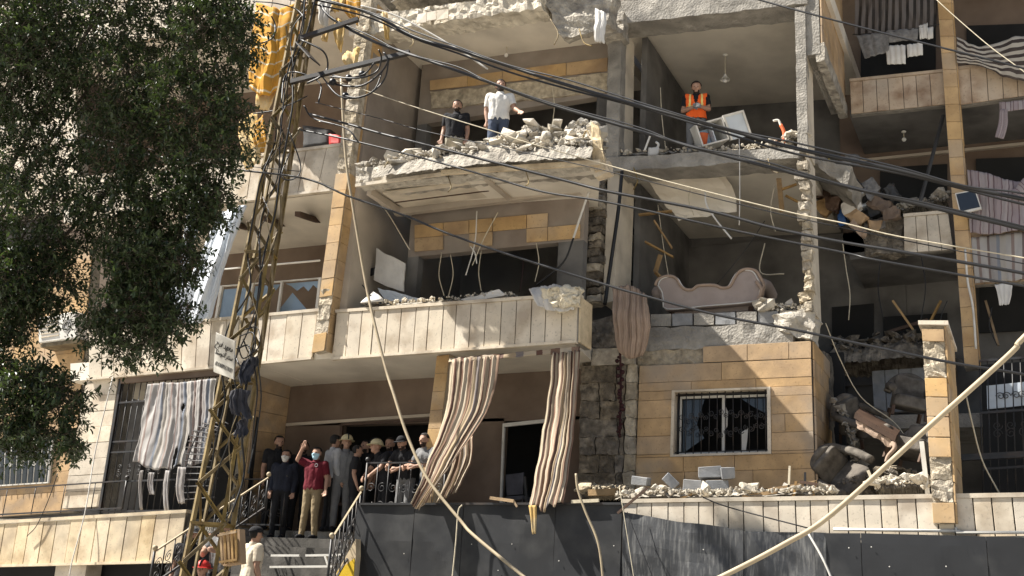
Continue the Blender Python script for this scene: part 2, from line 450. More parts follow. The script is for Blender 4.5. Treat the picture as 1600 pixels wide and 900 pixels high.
def cloth(name, rows, material, parent=None, nu=40, nv=24, folds=8, amp=0.05, noise_amp=0.02, ragged=0.0, seed=0, solid=0.006, fold_grow=1.0, tears=()):
    """sheet lofted through rows of world points (top to bottom), pleated along y"""
    rnd = random.Random(seed)
    rl = [spline(r, 8) for r in rows]
    def samp(line, s):
        x = s * (len(line) - 1); i = min(int(x), len(line) - 2)
        return line[i].lerp(line[i + 1], x - i)
    cols = []
    for i in range(nu + 1):
        s = i / nu
        cols.append(spline([samp(r, s) for r in rl], 10))
    ph = rnd.uniform(0, 6); V, uv = [], []
    for j in range(nv + 1):
        t = j / nv
        for i in range(nu + 1):
            s = i / nu
            tt = t * (1 - ragged * (0.5 + 0.5 * noise.noise(Vector((s * 9, seed * 3.1, 0)))) ) if ragged else t
            p = samp(cols[i], tt)
            nx = (samp(cols[min(i + 1, nu)], tt) - samp(cols[max(i - 1, 0)], tt))
            ty = Vector((-nx.y, nx.x, 0)); ty = ty.normalized() if ty.length > 1e-6 else Vector((0, -1, 0))
            a = amp * (1 + (fold_grow - 1) * tt)
            ww = folds * (s + 0.16 * noise.noise(Vector((s * 2.6 + seed, t * .6, 2.2))) + .03 * noise.noise(Vector((s * 6 + seed, t * 2.5, 4.2))))
            a *= .55 + .9 * abs(noise.noise(Vector((s * 4.3 + seed * 2, t * .9, 7.7))))
            d = .62 * a * math.sin(2 * math.pi * ww + ph) + .36 * a * math.sin(5.3 * math.pi * ww + 1.3 * ph + 1.5 * t)
            p = p + ty * d + noise.noise_vector(p * 2.3 + Vector((seed, 0, 0))) * noise_amp + noise.noise_vector(p * 9 + Vector((seed, 0, 0))) * noise_amp * .35
            V.append(p); uv.append((s, tt))
    Fc = []
    for j in range(nv):
        for i in range(nu):
            s, t = (i + .5) / nu, (j + .5) / nv
            if any(((s - c[0]) / c[2]) ** 2 + ((t - c[1]) / c[3]) ** 2 < 1 + .5 * noise.noise(Vector((s * 30, t * 30, seed))) for c in tears): continue
            a = j * (nu + 1) + i
            Fc.append((a, a + 1, a + nu + 2, a + nu + 1))
    o = mk(name, V, Fc, material, parent, smooth=True, uvs=uv)
    if solid:
        m = o.modifiers.new('solid', 'SOLIDIFY'); m.thickness = solid; m.offset = 0
    return o
def chunk_mesh(seed, n=11, sx=1, sy=1, sz=1, boxy=0.6):
    rnd = random.Random(seed); bm = bmesh.new()
    for _ in range(n):
        v = Vector((rnd.uniform(-1, 1), rnd.uniform(-1, 1), rnd.uniform(-1, 1)))
        m = max(abs(v.x), abs(v.y), abs(v.z)); v = v / (m ** boxy)
        bm.verts.new((v.x * .5 * sx, v.y * .5 * sy, v.z * .5 * sz))
    r = bmesh.ops.convex_hull(bm, input=bm.verts)
    for v in [v for v in bm.verts if not v.link_faces]: bm.verts.remove(v)
    me = bpy.data.meshes.new('chunk'); bm.to_mesh(me); bm.free()
    me.materials.append(M['rubble'])
    return me
CHUNKS = [chunk_mesh(s, 14 + s % 9, 1, random.uniform(.6, 1), random.uniform(.45, .9)) for s in range(16)]
def mesh_variant(src, m):
    me = src.copy(); me.materials.clear(); me.materials.append(M[m]); return me
CH_BY = {}
def chunks_for(m):
    if m not in CH_BY: CH_BY[m] = CHUNKS if m == 'rubble' else [mesh_variant(c, m) for c in CHUNKS]
    return CH_BY[m]
def chunk(p, size, parent, m='rubble', name='chunk', flat=1.0):
    o = link(name, random.choice(chunks_for(m)), parent, p)
    o.scale = (size * random.uniform(.8, 1.25), size * random.uniform(.8, 1.25), size * random.uniform(.7, 1.1) * flat)
    o.rotation_euler = (random.uniform(-.5, .5) if flat < 1 else random.uniform(0, 6), random.uniform(-.5, .5), random.uniform(0, 6))
    return o
def pile(name, label, pts, n, smin, smax, m='rubble', fines=120, spread=(0.1, 0.3, 0.05), cat='rubble', hgt=0.0, seed=1):
    """rubble heaped along a world polyline: single chunks plus one part of crumbs"""
    random.seed(seed)
    line = spline(pts, 6) if len(pts) > 2 else [Vector(p) for p in pts]
    base = line[len(line) // 2]
    t = thing(name, label, cat, base)
    def env(f): return .35 + .65 * (.5 + .5 * noise.noise(Vector((f * 7, seed * 1.7, 0)))) * min(1, f * 8, (1 - f) * 8) ** .5
    def surf(f, dy):
        c0, hw = (spread[1] - spread[0]) / 2, (spread[0] + spread[1]) / 2 + .12
        return hgt * env(f) * max(0.0, 1 - (abs(dy - c0) / hw) ** 1.6) + .05 * noise.noise(Vector((f * 40, dy * 6, seed)))
    def at(f, dy, lift=0.0):
        i = f * (len(line) - 1.001); a = int(i); p = line[a].lerp(line[a + 1], i - a)
        return p + Vector((0, dy, surf(f, dy) + lift))
    def pos(k=1.0):
        return at(random.random(), random.uniform(-spread[0], spread[1])) + Vector((random.uniform(-.05, .05), 0, random.uniform(0, spread[2])))
    nx, ny = 60, 8; V, Fc = [], []
    for i in range(nx + 1):
        for j in range(ny + 1):
            f0 = .1 if spread[0] > .2 else -.05
            V.append(at(i / nx, -spread[0] - f0 + (spread[0] + spread[1] + .1 + f0) * j / ny + (.04 * noise.noise(Vector((i * .7, j, seed))) if j == 0 else 0), (-.16 if f0 > 0 else -.05) if j in (0, ny) else -.02))
    for i in range(nx):
        for j in range(ny): Fc.append((i * (ny + 1) + j, (i + 1) * (ny + 1) + j, (i + 1) * (ny + 1) + j + 1, i * (ny + 1) + j + 1))
    o = mk('dust_bed', V, Fc, 'broken_concrete' if m == 'rubble' else m, t); o['kind'] = 'stuff'
    for i in range(n):
        s = smin + (smax - smin) * random.random() ** 3.0
        chunk(pos() + Vector((0, 0, s * .12)), s, t, m, flat=random.choice((1, 1, .5, .35)))
    bm = bmesh.new()
    for i in range(int(fines * 1.8)):
        p = pos(.6); s = random.uniform(.015, .085)
        me = random.choice(CHUNKS); mtx = Matrix.Translation(p - base) @ Euler((random.uniform(0, 6), random.uniform(0, 6), 0)).to_matrix().to_4x4() @ Matrix.Diagonal((s, s, s, 1))
        st = len(bm.verts); bm.from_mesh(me); bm.verts.ensure_lookup_table()
        for v in bm.verts[st:]: v.co = mtx @ v.co
    me = bpy.data.meshes.new('crumbs'); bm.to_mesh(me); bm.free(); me.materials.append(M[m])
    o = link('crumbs', me, t, base); o['kind'] = 'stuff'
    return t

# ------------------------------------------------------------------ people
import numpy as np
def sphere_geo(V, Fc, c, r, seg=10, ring=7):
    base = len(V); c = Vector(c)
    rr = r if isinstance(r, (tuple, Vector)) else (r, r, r)
    V.append(c + Vector((0, 0, rr[2])))
    for i in range(1, ring):
        a = math.pi * i / ring
        for k in range(seg):
            b = 2 * math.pi * k / seg
            V.append(c + Vector((math.sin(a) * math.cos(b) * rr[0], math.sin(a) * math.sin(b) * rr[1], math.cos(a) * rr[2])))
    V.append(c - Vector((0, 0, rr[2])))
    for k in range(seg):
        Fc.append((base, base + 1 + k, base + 1 + (k + 1) % seg))
        e = base + 1 + (ring - 2) * seg
        Fc.append((len(V) - 1, e + (k + 1) % seg, e + k))
    for i in range(ring - 2):
        for k in range(seg):
            a = base + 1 + i * seg
            Fc.append((a + k, a + seg + k, a + seg + (k + 1) % seg, a + (k + 1) % seg))
def capsule_geo(V, Fc, a, b, ra, rb, seg=10):
    a, b = Vector(a), Vector(b)
    sphere_geo(V, Fc, a, ra, seg, 6); sphere_geo(V, Fc, b, rb, seg, 6)
    if (b - a).length > 1e-4:
        tube_geo([a, b], ra, seg, rb, V, Fc)
DEFJ = dict(ankL=(.11, 0, .09), ankR=(-.11, 0, .09), kneL=(.105, -.03, .49), kneR=(-.105, -.03, .49), hipL=(.09, 0, .92), hipR=(-.09, 0, .92),
            pelv=(0, 0, .98), waist=(0, .0, 1.12), chest=(0, .005, 1.33), neck=(0, .01, 1.48), head=(0, -.015, 1.63),
            shoL=(.185, .01, 1.42), shoR=(-.185, .01, 1.42), elbL=(.235, .03, 1.14), elbR=(-.235, .03, 1.14), wriL=(.245, -.06, .90), wriR=(-.245, -.06, .90))
def person(label, u, vtop, Y, rz=0.0, h=1.75, joints=None, shirt='cloth_black', trousers='cloth_black', shoes='cloth_black', sleeve='short',
           hair=True, beard=True, mask=None, helmet=None, cap=None, vest=None, look=0.0, nod=0.0, voxel=0.011, fat=1.0, badge=False, gloves=None, floor=None, group=None):
    """figure facing the street (-y) at rz=0; joints in metres for a 1.75 m figure; top of the head at photo pixel (u, vtop) on plane Y"""
    J = {k: Vector(v) for k, v in DEFJ.items()}
    for k, v in (joints or {}).items():
        if not k.startswith(('open', 'flat')): J[k] = Vector(v)
    sc = h / 1.75
    if floor is not None:            # the plane on which the figure's feet meet the floor it stands on
        k = (P(u, vtop, 1.0).z - CAM.z)
        Y = (floor + (J['head'].z + .125) * sc - CAM.z) / k
    top = P(u, vtop, Y)
    R3 = Matrix.Rotation(rz, 3, 'Z')
    hd = J['head']
    base = top - R3 @ (Vector((hd.x, hd.y, hd.z + .125)) * sc)
    # primitives: (a, b, ra, rb, region)
    pr = []
    def c(a, b, ra, rb, reg): pr.append((Vector(a), Vector(b), ra, rb, reg))
    W = fat
    ch, wa, pe = J['chest'], J['waist'], J['pelv']
    X = Vector((1, 0, 0))
    for s in (-1, 1):
        c(pe + X * .065 * s * W, wa + X * .06 * s * W, .112 * W, .105 * W, 'torso')
        c(wa + X * .06 * s * W, ch + X * .085 * s * W, .105 * W, .112 * W, 'torso')
    c(wa + Vector((0, -.008, 0)), ch + Vector((0, -.012, .02)), .108 * W, .116 * W, 'torso')
    c(pe, wa + Vector((0, -.008, 0)), .112 * W, .108 * W, 'torso')
    c(J['shoL'], ch, .07, .11, 'torso'); c(J['shoR'], ch, .07, .11, 'torso')
    c(ch, J['neck'], .10, .066, 'torso')
    hd = J['head']
    c(J['neck'] + Vector((0, 0, -.01)), hd + Vector((0, .015, -.05)), .056, .056, 'head')
    HR = Matrix.Rotation(look, 3, 'Z') @ Matrix.Rotation(nod, 3, 'X')
    def hp(x, y, z): return hd + HR @ Vector((x, y, z))
    c(hp(0, .022, .035), hp(0, .0, .035), .092, .088, 'head')
    c(hp(0, -.02, -.01), hp(0, -.03, -.06), .076, .054, 'head')
    c(hp(0, -.055, -.075), hp(0, -.05, -.08), .033, .033, 'head')
    c(hp(0, -.085, .01), hp(0, -.108, -.025), .012, .017, 'head')
    for s in (-1, 1):
        c(hp(.078 * s, .015, .012), hp(.084 * s, .02, -.025), .016, .013, 'head')
        c(hp(.02 * s, -.078, .028), hp(.05 * s, -.066, .026), .015, .014, 'head')
    cut = {'none': 0.0, 'short': .62, 'long': 2.0}[sleeve]
    for k in 'LR':
        sh, el, wr = J['sho' + k], J['elb' + k], J['wri' + k]
        d = (wr - el).normalized()
        if cut < 1:
            mid = sh.lerp(el, cut)
            c(sh, mid, .066 * W, .055 * W, 'sleeve'); c(mid, el, .050 * W, .044, 'arm')
            c(el, el.lerp(wr, .35), .043, .043, 'arm'); c(el.lerp(wr, .35), wr, .042, .029, 'arm')
        else:
            c(sh, el, .066 * W, .051 * W, 'sleeve'); c(el, el.lerp(wr, .9), .051 * W, .042, 'sleeve'); c(el.lerp(wr, .85), wr, .03, .029, 'arm')
        # hand: palm, four fingers of unequal length bent at the knuckle, thumb off the side
        sd = Vector((1 if k == 'L' else -1, 0, 0))
        pn = (d.cross(Vector((0, -1, 0))) if abs(d.y) < .8 else d.cross(Vector((1, 0, 0)))).normalized()   # across the palm
        nn = d.cross(pn).normalized()
        if nn.dot(-sd) < 0: nn = -nn
        if joints and joints.get('flat' + k): nn = Vector(joints['flat' + k]); pn = d.cross(nn).normalized()
        kn = wr + d * .085
        c(wr + pn * .014, kn + pn * .026, .023, .019, 'hand' + k); c(wr - pn * .014, kn - pn * .026, .023, .019, 'hand' + k)
        for i, ln in enumerate((.070, .082, .077, .060)):
            o0 = kn + pn * (.033 - .022 * i)
            bend = .45 if not (joints and joints.get('open' + k)) else .08
            spread = pn * (.010 * (1.5 - i))
            m1 = o0 + (d * math.cos(bend) + nn * math.sin(bend) + spread).normalized() * ln * .52
            m2 = m1 + (d * math.cos(bend * 2.2) + nn * math.sin(bend * 2.2)).normalized() * ln * .48
            c(o0, m1, .0115, .0105, 'hand' + k); c(m1, m2, .0105, .009, 'hand' + k)
        th0 = wr + d * .025 + pn * .032
        th1 = th0 + (d * .75 + pn * .6 + nn * .25).normalized() * .042
        c(th0, th1, .015, .0125, 'hand' + k); c(th1, th1 + (d * .95 + pn * .2 + nn * .3).normalized() * .03, .0125, .010, 'hand' + k)
        hi, kne, an = J['hip' + k], J['kne' + k], J['ank' + k]
        c(pe.lerp(hi, .6), hi, .11 * W, .095 * W, 'leg')
        c(hi, kne, .092 * W, .064, 'leg'); c(kne, kne.lerp(an, .35), .062, .060, 'leg'); c(kne.lerp(an, .35), an, .060, .047, 'leg')
        c(an, an + Vector((0, 0, -.03)), .045, .043, 'shoe' + k)
        c(an + Vector((0, .035, -.045)), an + Vector((0, -.15, -.055)), .045, .036, 'shoe' + k)
    V, Fc = [], []
    for a, b, ra, rb, reg in pr: capsule_geo(V, Fc, a, b, ra, rb, 12)
    me = bpy.data.meshes.new('body_src'); me.from_pydata([v * sc for v in V], [], Fc)
    ob = bpy.data.objects.new('body_src', me); COL.objects.link(ob)
    rm = ob.modifiers.new('r', 'REMESH'); rm.mode = 'VOXEL'; rm.voxel_size = voxel
    sm = ob.modifiers.new('s', 'SMOOTH'); sm.factor = .5; sm.iterations = 2
    dg = bpy.context.evaluated_depsgraph_get()
    body = bpy.data.meshes.new_from_object(ob.evaluated_get(dg))
    bpy.data.objects.remove(ob); bpy.data.meshes.remove(me)
    nV = len(body.vertices); nF = len(body.polygons)
    co = np.empty(nV * 3); body.vertices.foreach_get('co', co); co = co.reshape(-1, 3) / sc
    A = np.array([p[0] for p in pr]); B = np.array([p[1] for p in pr]); ra = np.array([p[2] for p in pr]); rb = np.array([p[3] for p in pr])
    regs = np.array([p[4] for p in pr])
    best = np.full(nV, 9e9); bi = np.zeros(nV, int)
    for i in range(len(pr)):
        ab = B[i] - A[i]; L2 = max(1e-9, ab @ ab)
        t = np.clip(((co - A[i]) @ ab) / L2, 0, 1)
        d = np.linalg.norm(co - A[i] - t[:, None] * ab, axis=1) - (ra[i] + (rb[i] - ra[i]) * t)
        m = d < best; best[m] = d[m]; bi[m] = i
    vreg = regs[bi]
    nrm = np.empty(nV * 3); body.vertices.foreach_get('normal', nrm); nrm = nrm.reshape(-1, 3)
    polys = [tuple(p.vertices) for p in body.polygons]
    pv = np.array([p[0] for p in polys]); freg = vreg[pv]
    fc = np.array([co[list(p)].mean(0) for p in polys])
    hl = (fc - np.array(hd)) @ np.array(HR)          # head-local coordinates of face centres
    ishead = freg == 'head'
    t = thing('person', label, 'person', base, group)
    def tf(v): return base + R3 @ (Vector(v) * sc)
    body.materials.append(M['skin'])
    for p in body.polygons: p.use_smooth = True
    for i, v in enumerate(body.vertices): v.co = R3 @ v.co
    link('body', body, t, base)
    def garment(name, mask, m, off=.012, wr=.006):
        sel = [polys[i] for i in np.nonzero(mask)[0]]
        if not sel: return None
        ids = sorted({i for p in sel for i in p}); mp = {k: j for j, k in enumerate(ids)}
        vs = []
        for i in ids:
            v = Vector(co[i]); nz = noise.noise(v * 9) + .7 * noise.noise(v * Vector((22, 22, 14)))
            vs.append(tf(v + Vector(nrm[i]) * (off + wr * nz)))
        return mk(name, vs, [tuple(mp[i] for i in p) for p in sel], m, t, smooth=True)
    belt = pe.z + .02
    torso = (freg == 'torso')
    up = torso & (fc[:, 2] > belt - .08)
    if sleeve == 'none': garment('shirt', up, shirt)
    else: garment('shirt', up | (freg == 'sleeve'), shirt, .014)
    garment('trousers', (freg == 'leg') | (torso & (fc[:, 2] < belt)), trousers, .010)
    for k in 'LR': garment('shoe', freg == 'shoe' + k, shoes, .006, .001)
    if gloves:
        for k in 'LR': garment('glove', freg == 'hand' + k, gloves, .004, .001)
    x, y, z = hl[:, 0], hl[:, 1], hl[:, 2]
    if hair: garment('hair', ishead & ((z > .082 + .25 * np.maximum(0, -y - .07)) | ((y > -.02) & (z > .035)) | ((y > .03) & (z > -.05))), 'hair_black', .012, .004)
    if beard: garment('beard', ishead & (y < .0) & (z < -.048) & (z > -.125) & ((np.abs(x) > .03) | (z < -.082) | ((z > -.052) & (np.abs(x) < .028))), 'beard_dark', .004, .002)
    if mask: garment('face_mask', ishead & (y < -.03) & (z < -.002) & (z > -.118), mask, .012, .001)
    if vest:
        vm = up & (fc[:, 2] > belt - .05) & (np.abs(fc[:, 0]) < .20) & ~((fc[:, 1] < 0) & (np.abs(fc[:, 0]) < .045 * (fc[:, 2] - 1.15) / .25) & (fc[:, 2] > 1.2))
        v = garment('vest', vm, vest, .026, .005)
        garment('reflective_band', vm & (((fc[:, 2] > 1.17) & (fc[:, 2] < 1.20)) | ((np.abs(np.abs(fc[:, 0]) - .105) < .016) & (fc[:, 2] > 1.2))), 'reflective', .031, .003)
    if helmet or cap:
        HV, HF = [], []
        k = 1.30 if helmet else 1.18
        for j in range(7):
            a = (math.pi / 2) * (1 - j / 6) if helmet else (math.pi / 2) * (1 - j / 6)
            for i in range(16):
                b = 2 * math.pi * i / 16
                HV.append(hp(math.cos(a) * math.cos(b) * .09 * k, .012 + math.cos(a) * math.sin(b) * .105 * k, .045 + math.sin(a) * .09 * k))
        for j in range(6):
            for i in range(16):
                HF.append((j * 16 + i, (j + 1) * 16 + i, (j + 1) * 16 + (i + 1) % 16, j * 16 + (i + 1) % 16))
        ho = mk('helmet' if helmet else 'cap', [tf(v) for v in HV], HF, helmet or cap, t, smooth=True)
        so = ho.modifiers.new('s', 'SOLIDIFY'); so.thickness = .008
        BV, BF = [], []
        nb = 17
        for i in range(nb):
            if helmet: b = 2 * math.pi * i / (nb - 1)
            else: b = -math.pi / 2 + (i / (nb - 1) - .5) * 2.0
            ext = (.035 + (.02 if math.sin(b) < -.5 else 0)) if helmet else .075 * math.cos((b + math.pi / 2) * .75)
            cx, sx = math.cos(b), math.sin(b)
            BV.append(hp(cx * .09 * k, .012 + sx * .105 * k, .047)); BV.append(hp(cx * (.09 * k + ext * .9), .012 + sx * (.105 * k + ext), .034))
        BF = [(2 * i, 2 * i + 1, 2 * i + 3, 2 * i + 2) for i in range(nb - 1)]
        bo = mk('brim', [tf(v) for v in BV], BF, helmet or cap, ho, smooth=True)
        so = bo.modifiers.new('s', 'SOLIDIFY'); so.thickness = .008
        if helmet:
            ridge = [hp(0, .012 + math.cos(a) * .105 * 1.3, .05 + math.sin(a) * .122) for a in [math.pi * i / 8 for i in range(9)]]
            tube('ridge', [tf(v) for v in ridge], .012, 'cloth_black', ho)
    for s in (-1, 1):
        V2, F2 = [], []; sphere_geo(V2, F2, (0, 0, 0), (.013, .008, .008), 8, 6)
        mk('eye', [tf(hp(.033 * s, -.0815, .012) + v) for v in V2], F2, 'hair_black', t, smooth=True)
    if badge:
        ring = [J['chest'] + Vector((.085 + .03 * math.cos(a), -.135, .06 + .03 * math.sin(a))) for a in [2 * math.pi * i / 14 for i in range(15)]]
        tube('badge', [tf(v) for v in ring], .005, 'cloth_lightgrey', t)
    return t
# ================================================================== the setting
YF, YB, YW, YR, YT, YK, YRW = 18.0, 16.5, 19.5, 22.6, 16.05, 15.8, 20.4
def ground():
    n = 40; V, Fc = [], []
    for j in range(n + 1):
        for i in range(n + 1):
            s, t = (i / n - .5) * 2, (j / n - .5) * 2
            x = s * abs(s) * 600; y = t * abs(t) * 600
            V.append((x, y, 0.0))
    for j in range(n):
        for i in range(n):
            a = j * (n + 1) + i; Fc.append((a, a + 1, a + n + 2, a + n + 1))
    o = mk('street', V, Fc, 'asphalt'); o['kind'] = 'structure'
ground()

def zof(u, v, Y): return P(u, v, Y).z
def xof(u, v, Y): return P(u, v, Y).x
# ------------------------------------------------------------------ the shattered middle building
B = thing('apartment_building', 'shattered sandstone apartment block with blown-open rooms and broken balconies in the middle', 'building', (-9, 20, 0))
# floors: one slab per storey and bay
def slab2(poly, Y0, m, xlim=-7.2):
    """left bay slab: full width out to the facade line, behind it only as far as the dividing wall"""
    q = [P(u, v, Y0) for u, v in poly]
    cut = lambda a, b: a.lerp(b, (xlim - a.x) / (b.x - a.x))
    r = [q[0], cut(q[0], q[1]), cut(q[3], q[2]), q[3]]
    dv = Vector((0, YF - .05 - Y0, 0))
    fix(mk('floor_slab', q + [p + dv for p in r], [(0, 1, 2, 3), (7, 6, 5, 4), (0, 4, 5, 1), (1, 5, 6, 2), (2, 6, 7, 3), (3, 7, 4, 0)], m, B))
    extr('floor_slab', [p + Vector((0, YF - .05 - Y0, 0)) for p in r], (0, YR - YF, 0), m, B)
slab2([(390, 548), (894, 513), (894, 534), (390, 569)], YB + .06, 'ceiling_plaster')
rough('floor_slab', rquad([(556, 262), (938, 238), (936, 257), (556, 289)], YB - .8), (0, .28, 0), 'rubble', B, (90, 6, 6), .045, 9)
bar('slab_trim', P(556, 290, YB - .84), P(690, 272, YB - .84), .05, .06, 'white_stone', B)
bar('slab_trim', P(690, 270, YB - .86), P(938, 254, YB - .86), .06, .09, 'sand_stone', B)
slab2([(556, 270), (940, 241), (938, 254), (556, 286)], YB - .62, 'ceiling_plaster')
rough('floor_slab', rquad([(938, 247), (1250, 229), (1248, 247), (938, 270)], YF - .05), (0, .6, 0), 'concrete', B, (36, 4, 4), .025, 4)
prism('floor_slab', [(940, 251), (1254, 230), (1254, 244), (940, 266)], YF + .4, YR - YF, 'ceiling_plaster', B)
# ceiling of the right hand room reaches on towards the wing
rough('floor_slab', rquad([(1254, 236), (1330, 262), (1322, 290), (1254, 246)], YF + .9), (0, 3.4, 0), 'concrete', B, (14, 5, 16), .06, 3)
# top storey slab
rough('floor_slab', rquad([(560, 26), (846, -14), (846, 11), (560, 55)], YB - .1), (0, .5, 0), 'rubble', B, (70, 6, 5), .05, 9)
panels('cladding_panel', rquad([(652, 22), (702, 14), (702, 30), (652, 38)], YB - .17), [(0, .3, 0, 1), (.3, .62, 0, .9), (.62, 1, 0, 1)], .025, 'white_stone', B, tiltn=.02)
slab2([(545, 34), (965, -22), (965, -4), (545, 56)], YB + .25, 'ceiling_plaster')
rough('floor_slab', rquad([(948, 4), (1262, -28), (1262, 5), (950, 39)], YF - .05), (0, .6, 0), 'concrete', B, (30, 4, 4), .025, 4)
prism('floor_slab', [(955, 14), (1296, -24), (1296, -2), (955, 35)], YF + .4, YR - YF, 'ceiling_plaster', B)
wbox('floor_slab', (-34, YF + .2, 16.2), (1.0, YR + .4, 16.5), 'concrete', B)
# sagging broken piece of the top slab
rough('broken_slab_piece', rquad([(843, -6), (957, -8), (952, 40), (880, 62)], YB + .1), (0, .35, .1), 'broken_concrete', B, (14, 10, 3), .07, 3)
rough('broken_slab_piece', rquad([(938, 26), (975, 18), (972, 52), (942, 60)], YF - .25), (0, .4, 0), 'broken_concrete', B, (8, 6, 3), .05, 5)
# rear and side closing walls
wbox('rear_wall', (-34, YR, 0), (1.5, YR + .3, 22), 'dark_plaster', B)
wbox('end_wall', (-34, YF + .2, 0), (-33.7, YR, 22), 'dark_plaster', B)
xl = xof(566, 200, YB)
# loggia back walls with their openings (left bay)
def loggia(YW, ztop, zlint, zfloor, x0, x1, m, mo):
    wbox('lintel_wall', (x0, YW, zlint), (x1, YW + .2, ztop), m, B)
    wbox('jamb_wall', (x0, YW, zfloor), (x0 + .25, YW + .2, zlint), mo, B)
    wbox('jamb_wall', (x1 - .5, YW, zfloor), (x1, YW + .2, zlint), mo, B)
    wbox('inner_wall', (x0, YW + 2.2, zfloor), (x1, YW + 2.35, ztop), 'dark_plaster', B)
YWu, YWm, YWp = 18.3, 17.4, 18.5
X0, X1 = xof(668, 150, YWu), xof(962, 150, YWu)
loggia(YWu, 14.0, zof(800, 172, YWu), zof(800, 250, YWu) - .9, X0 - .2, X1 + .1, 'pink_wall', 'dark_plaster')
X0m, X1m = xof(640, 370, YWm), xof(912, 370, YWm)
loggia(YWm, zof(800, 322, YWm) + .4, zof(780, 388, YWm), zof(800, 500, YWm) - .5, X0m, X1m, 'pink_wall', 'dark_plaster')
# tiles on the lintel of the middle loggia
panels('cladding_tile', rquad([(648, 352), (908, 328), (907, 373), (648, 394)], YWm - .01), col_cuts(6, .15, 2), .02, 'ochre_tile', B, drop=(3, 7, 10))
panels('cladding_tile', rquad([(672, 126), (950, 90), (950, 112), (672, 142)], YWu - .01), col_cuts(5, .15, 1), .02, 'ochre_tile', B)
rough('bare_lintel', rquad([(672, 144), (950, 114), (950, 143), (672, 170)], YWu - .05), (0, .15, 0), 'pale_masonry', B, (30, 4, 2), .05, 4)
# left side walls of the loggias (they face right)
wbox('side_wall', (xl - .25, YB + .1, zof(566, 280, YB)), (xl, YR, zof(566, 40, YB) + .6), 'pink_wall', B)
xl2 = xof(545, 400, YB)
wbox('side_wall', (xl2 - .25, YB + .1, zof(545, 530, YB)), (xl2, YR, zof(560, 285, YB)), 'room_plaster', B)
# dropped ceiling frame of the middle loggia
fr = lambda q, Y: prism('ceiling_frame', q, Y, .12, 'room_plaster', B)
zc = zof(740, 270, YB - .5)
cx0, cx1 = xof(592, 300, YB), xof(770, 290, YB)
wbox('ceiling_panel', (cx0 + .25, YB - .25, zc - .05), (cx1 - .2, YWm - .35, zc - .02), 'lit_plaster', B)
wbox('ceiling_panel', (cx0 + .25, YB + .22, zc - .065), (cx1 - .2, YB + .25, zc - .052), 'wood_dark', B)
for (x_a, x_b, y_a, y_b) in ((cx0, cx0 + .10, YB - .4, YWm - .1), (cx1, cx1 + .10, YB - .4, YWm - .1)):
    wbox('ceiling_frame', (x_a, y_a, zc - .12), (x_b, y_b, zc + .02), 'room_plaster', B)
wbox('ceiling_frame', (cx0 - .01, YWm - .28, zc - .14), (cx1 + 1.6, YWm - .16, zc + .03), 'room_plaster', B)
# dividing wall between the bays
def divider(front, Yq, dep, m_front, m_side):
    q = [P(u, v, Yq) for u, v in front]
    extr('partition_wall', q, (0, dep, 0), 'lit_plaster', B)
divider([(968, 40), (971, 40), (967, 246), (964, 246)], YF + .1, .78, 'concrete', 'room_plaster')
rough('column', rquad([(951, 44), (971, 42), (966, 246), (946, 248)], YF - .02), (0, .3, 0), 'concrete', B, (4, 30, 3), .015, 5)
# middle storey: torn masonry edge, then the plastered return
qa = [(920, 268), (946, 266), (938, 470), (912, 474)]
rows = 17
for r in range(rows):
    f0, f1 = r / rows, (r + 1) / rows
    l = lambda a, b, f: (a[0] + (b[0] - a[0]) * f, a[1] + (b[1] - a[1]) * f)
    jl, jr = random.uniform(-4, 5), random.uniform(-6, 3)
    tl, bl = l(qa[0], qa[3], f0 + .004), l(qa[0], qa[3], f1 - .004); tr, br = l(qa[1], qa[2], f0 + .004), l(qa[1], qa[2], f1 - .004)
    rough('brick', rquad([(tl[0] + jl, tl[1]), (tr[0] + jr, tr[1]), (br[0] + jr, br[1]), (bl[0] + jl, bl[1])], YF - .1 + random.uniform(-.05, .05)), (0, .4, 0), 'dark_masonry' if r % 4 else 'pale_masonry', B, (4, 3, 3), .03, 9)
extr('partition_wall', rquad([(950, 268), (968, 266), (960, 470), (942, 474)], YF + .05), (0, .85, 0), 'lit_plaster', B)
# right column, upper storey: concrete with plaster return
rough('column', rquad([(1242, 12), (1258, 10), (1262, 236), (1246, 238)], YF - .04), (0, .2, 0), 'concrete', B, (4, 30, 3), .015, 5)
extr('column', rquad([(1256, 8), (1259, 8), (1264, 240), (1259, 240)], YF + .02), (0, .55, 0), 'lit_plaster', B)
# right column, middle storey: torn hollow brick and plaster
qa = [(1246, 250), (1262, 249), (1270, 484), (1252, 488)]
rows = 15
for r in range(rows):
    f0, f1 = r / rows, (r + 1) / rows
    jl, jr = random.uniform(-5, 6), random.uniform(-2, 2)
    tl, bl = l(qa[0], qa[3], f0 + .004), l(qa[0], qa[3], f1 - .004); tr, br = l(qa[1], qa[2], f0 + .004), l(qa[1], qa[2], f1 - .004)
    rough('brick', rquad([(tl[0] + jl, tl[1]), (tr[0] + jr, tr[1]), (br[0] + jr, br[1]), (bl[0] + jl, bl[1])], YF - .1 + random.uniform(-.05, .05)), (0, .26, 0), 'pale_masonry', B, (4, 4, 3), .035, 10)
extr('column', rquad([(1260, 246), (1264, 246), (1274, 490), (1268, 490)], YF + .04), (0, .55, 0), 'lit_plaster', B)
# deep rooms right: back walls in dark grey plaster, left room wall
wbox('room_wall', (xof(975, 150, YF), YF + .95, zof(975, 250, YF)), (xof(975, 150, YF) + .12, YR, 13.2), 'dark_plaster', B)
wbox('room_wall', (xof(960, 350, YF), YF + 1.1, zof(960, 500, YF)), (xof(960, 350, YF) + .12, YR, 10.0), 'dark_plaster', B)
wbox('room_wall', (-7.2, YR - .15, 6.5), (-2.2, YR - .02, 9.8), 'dark_plaster', B)
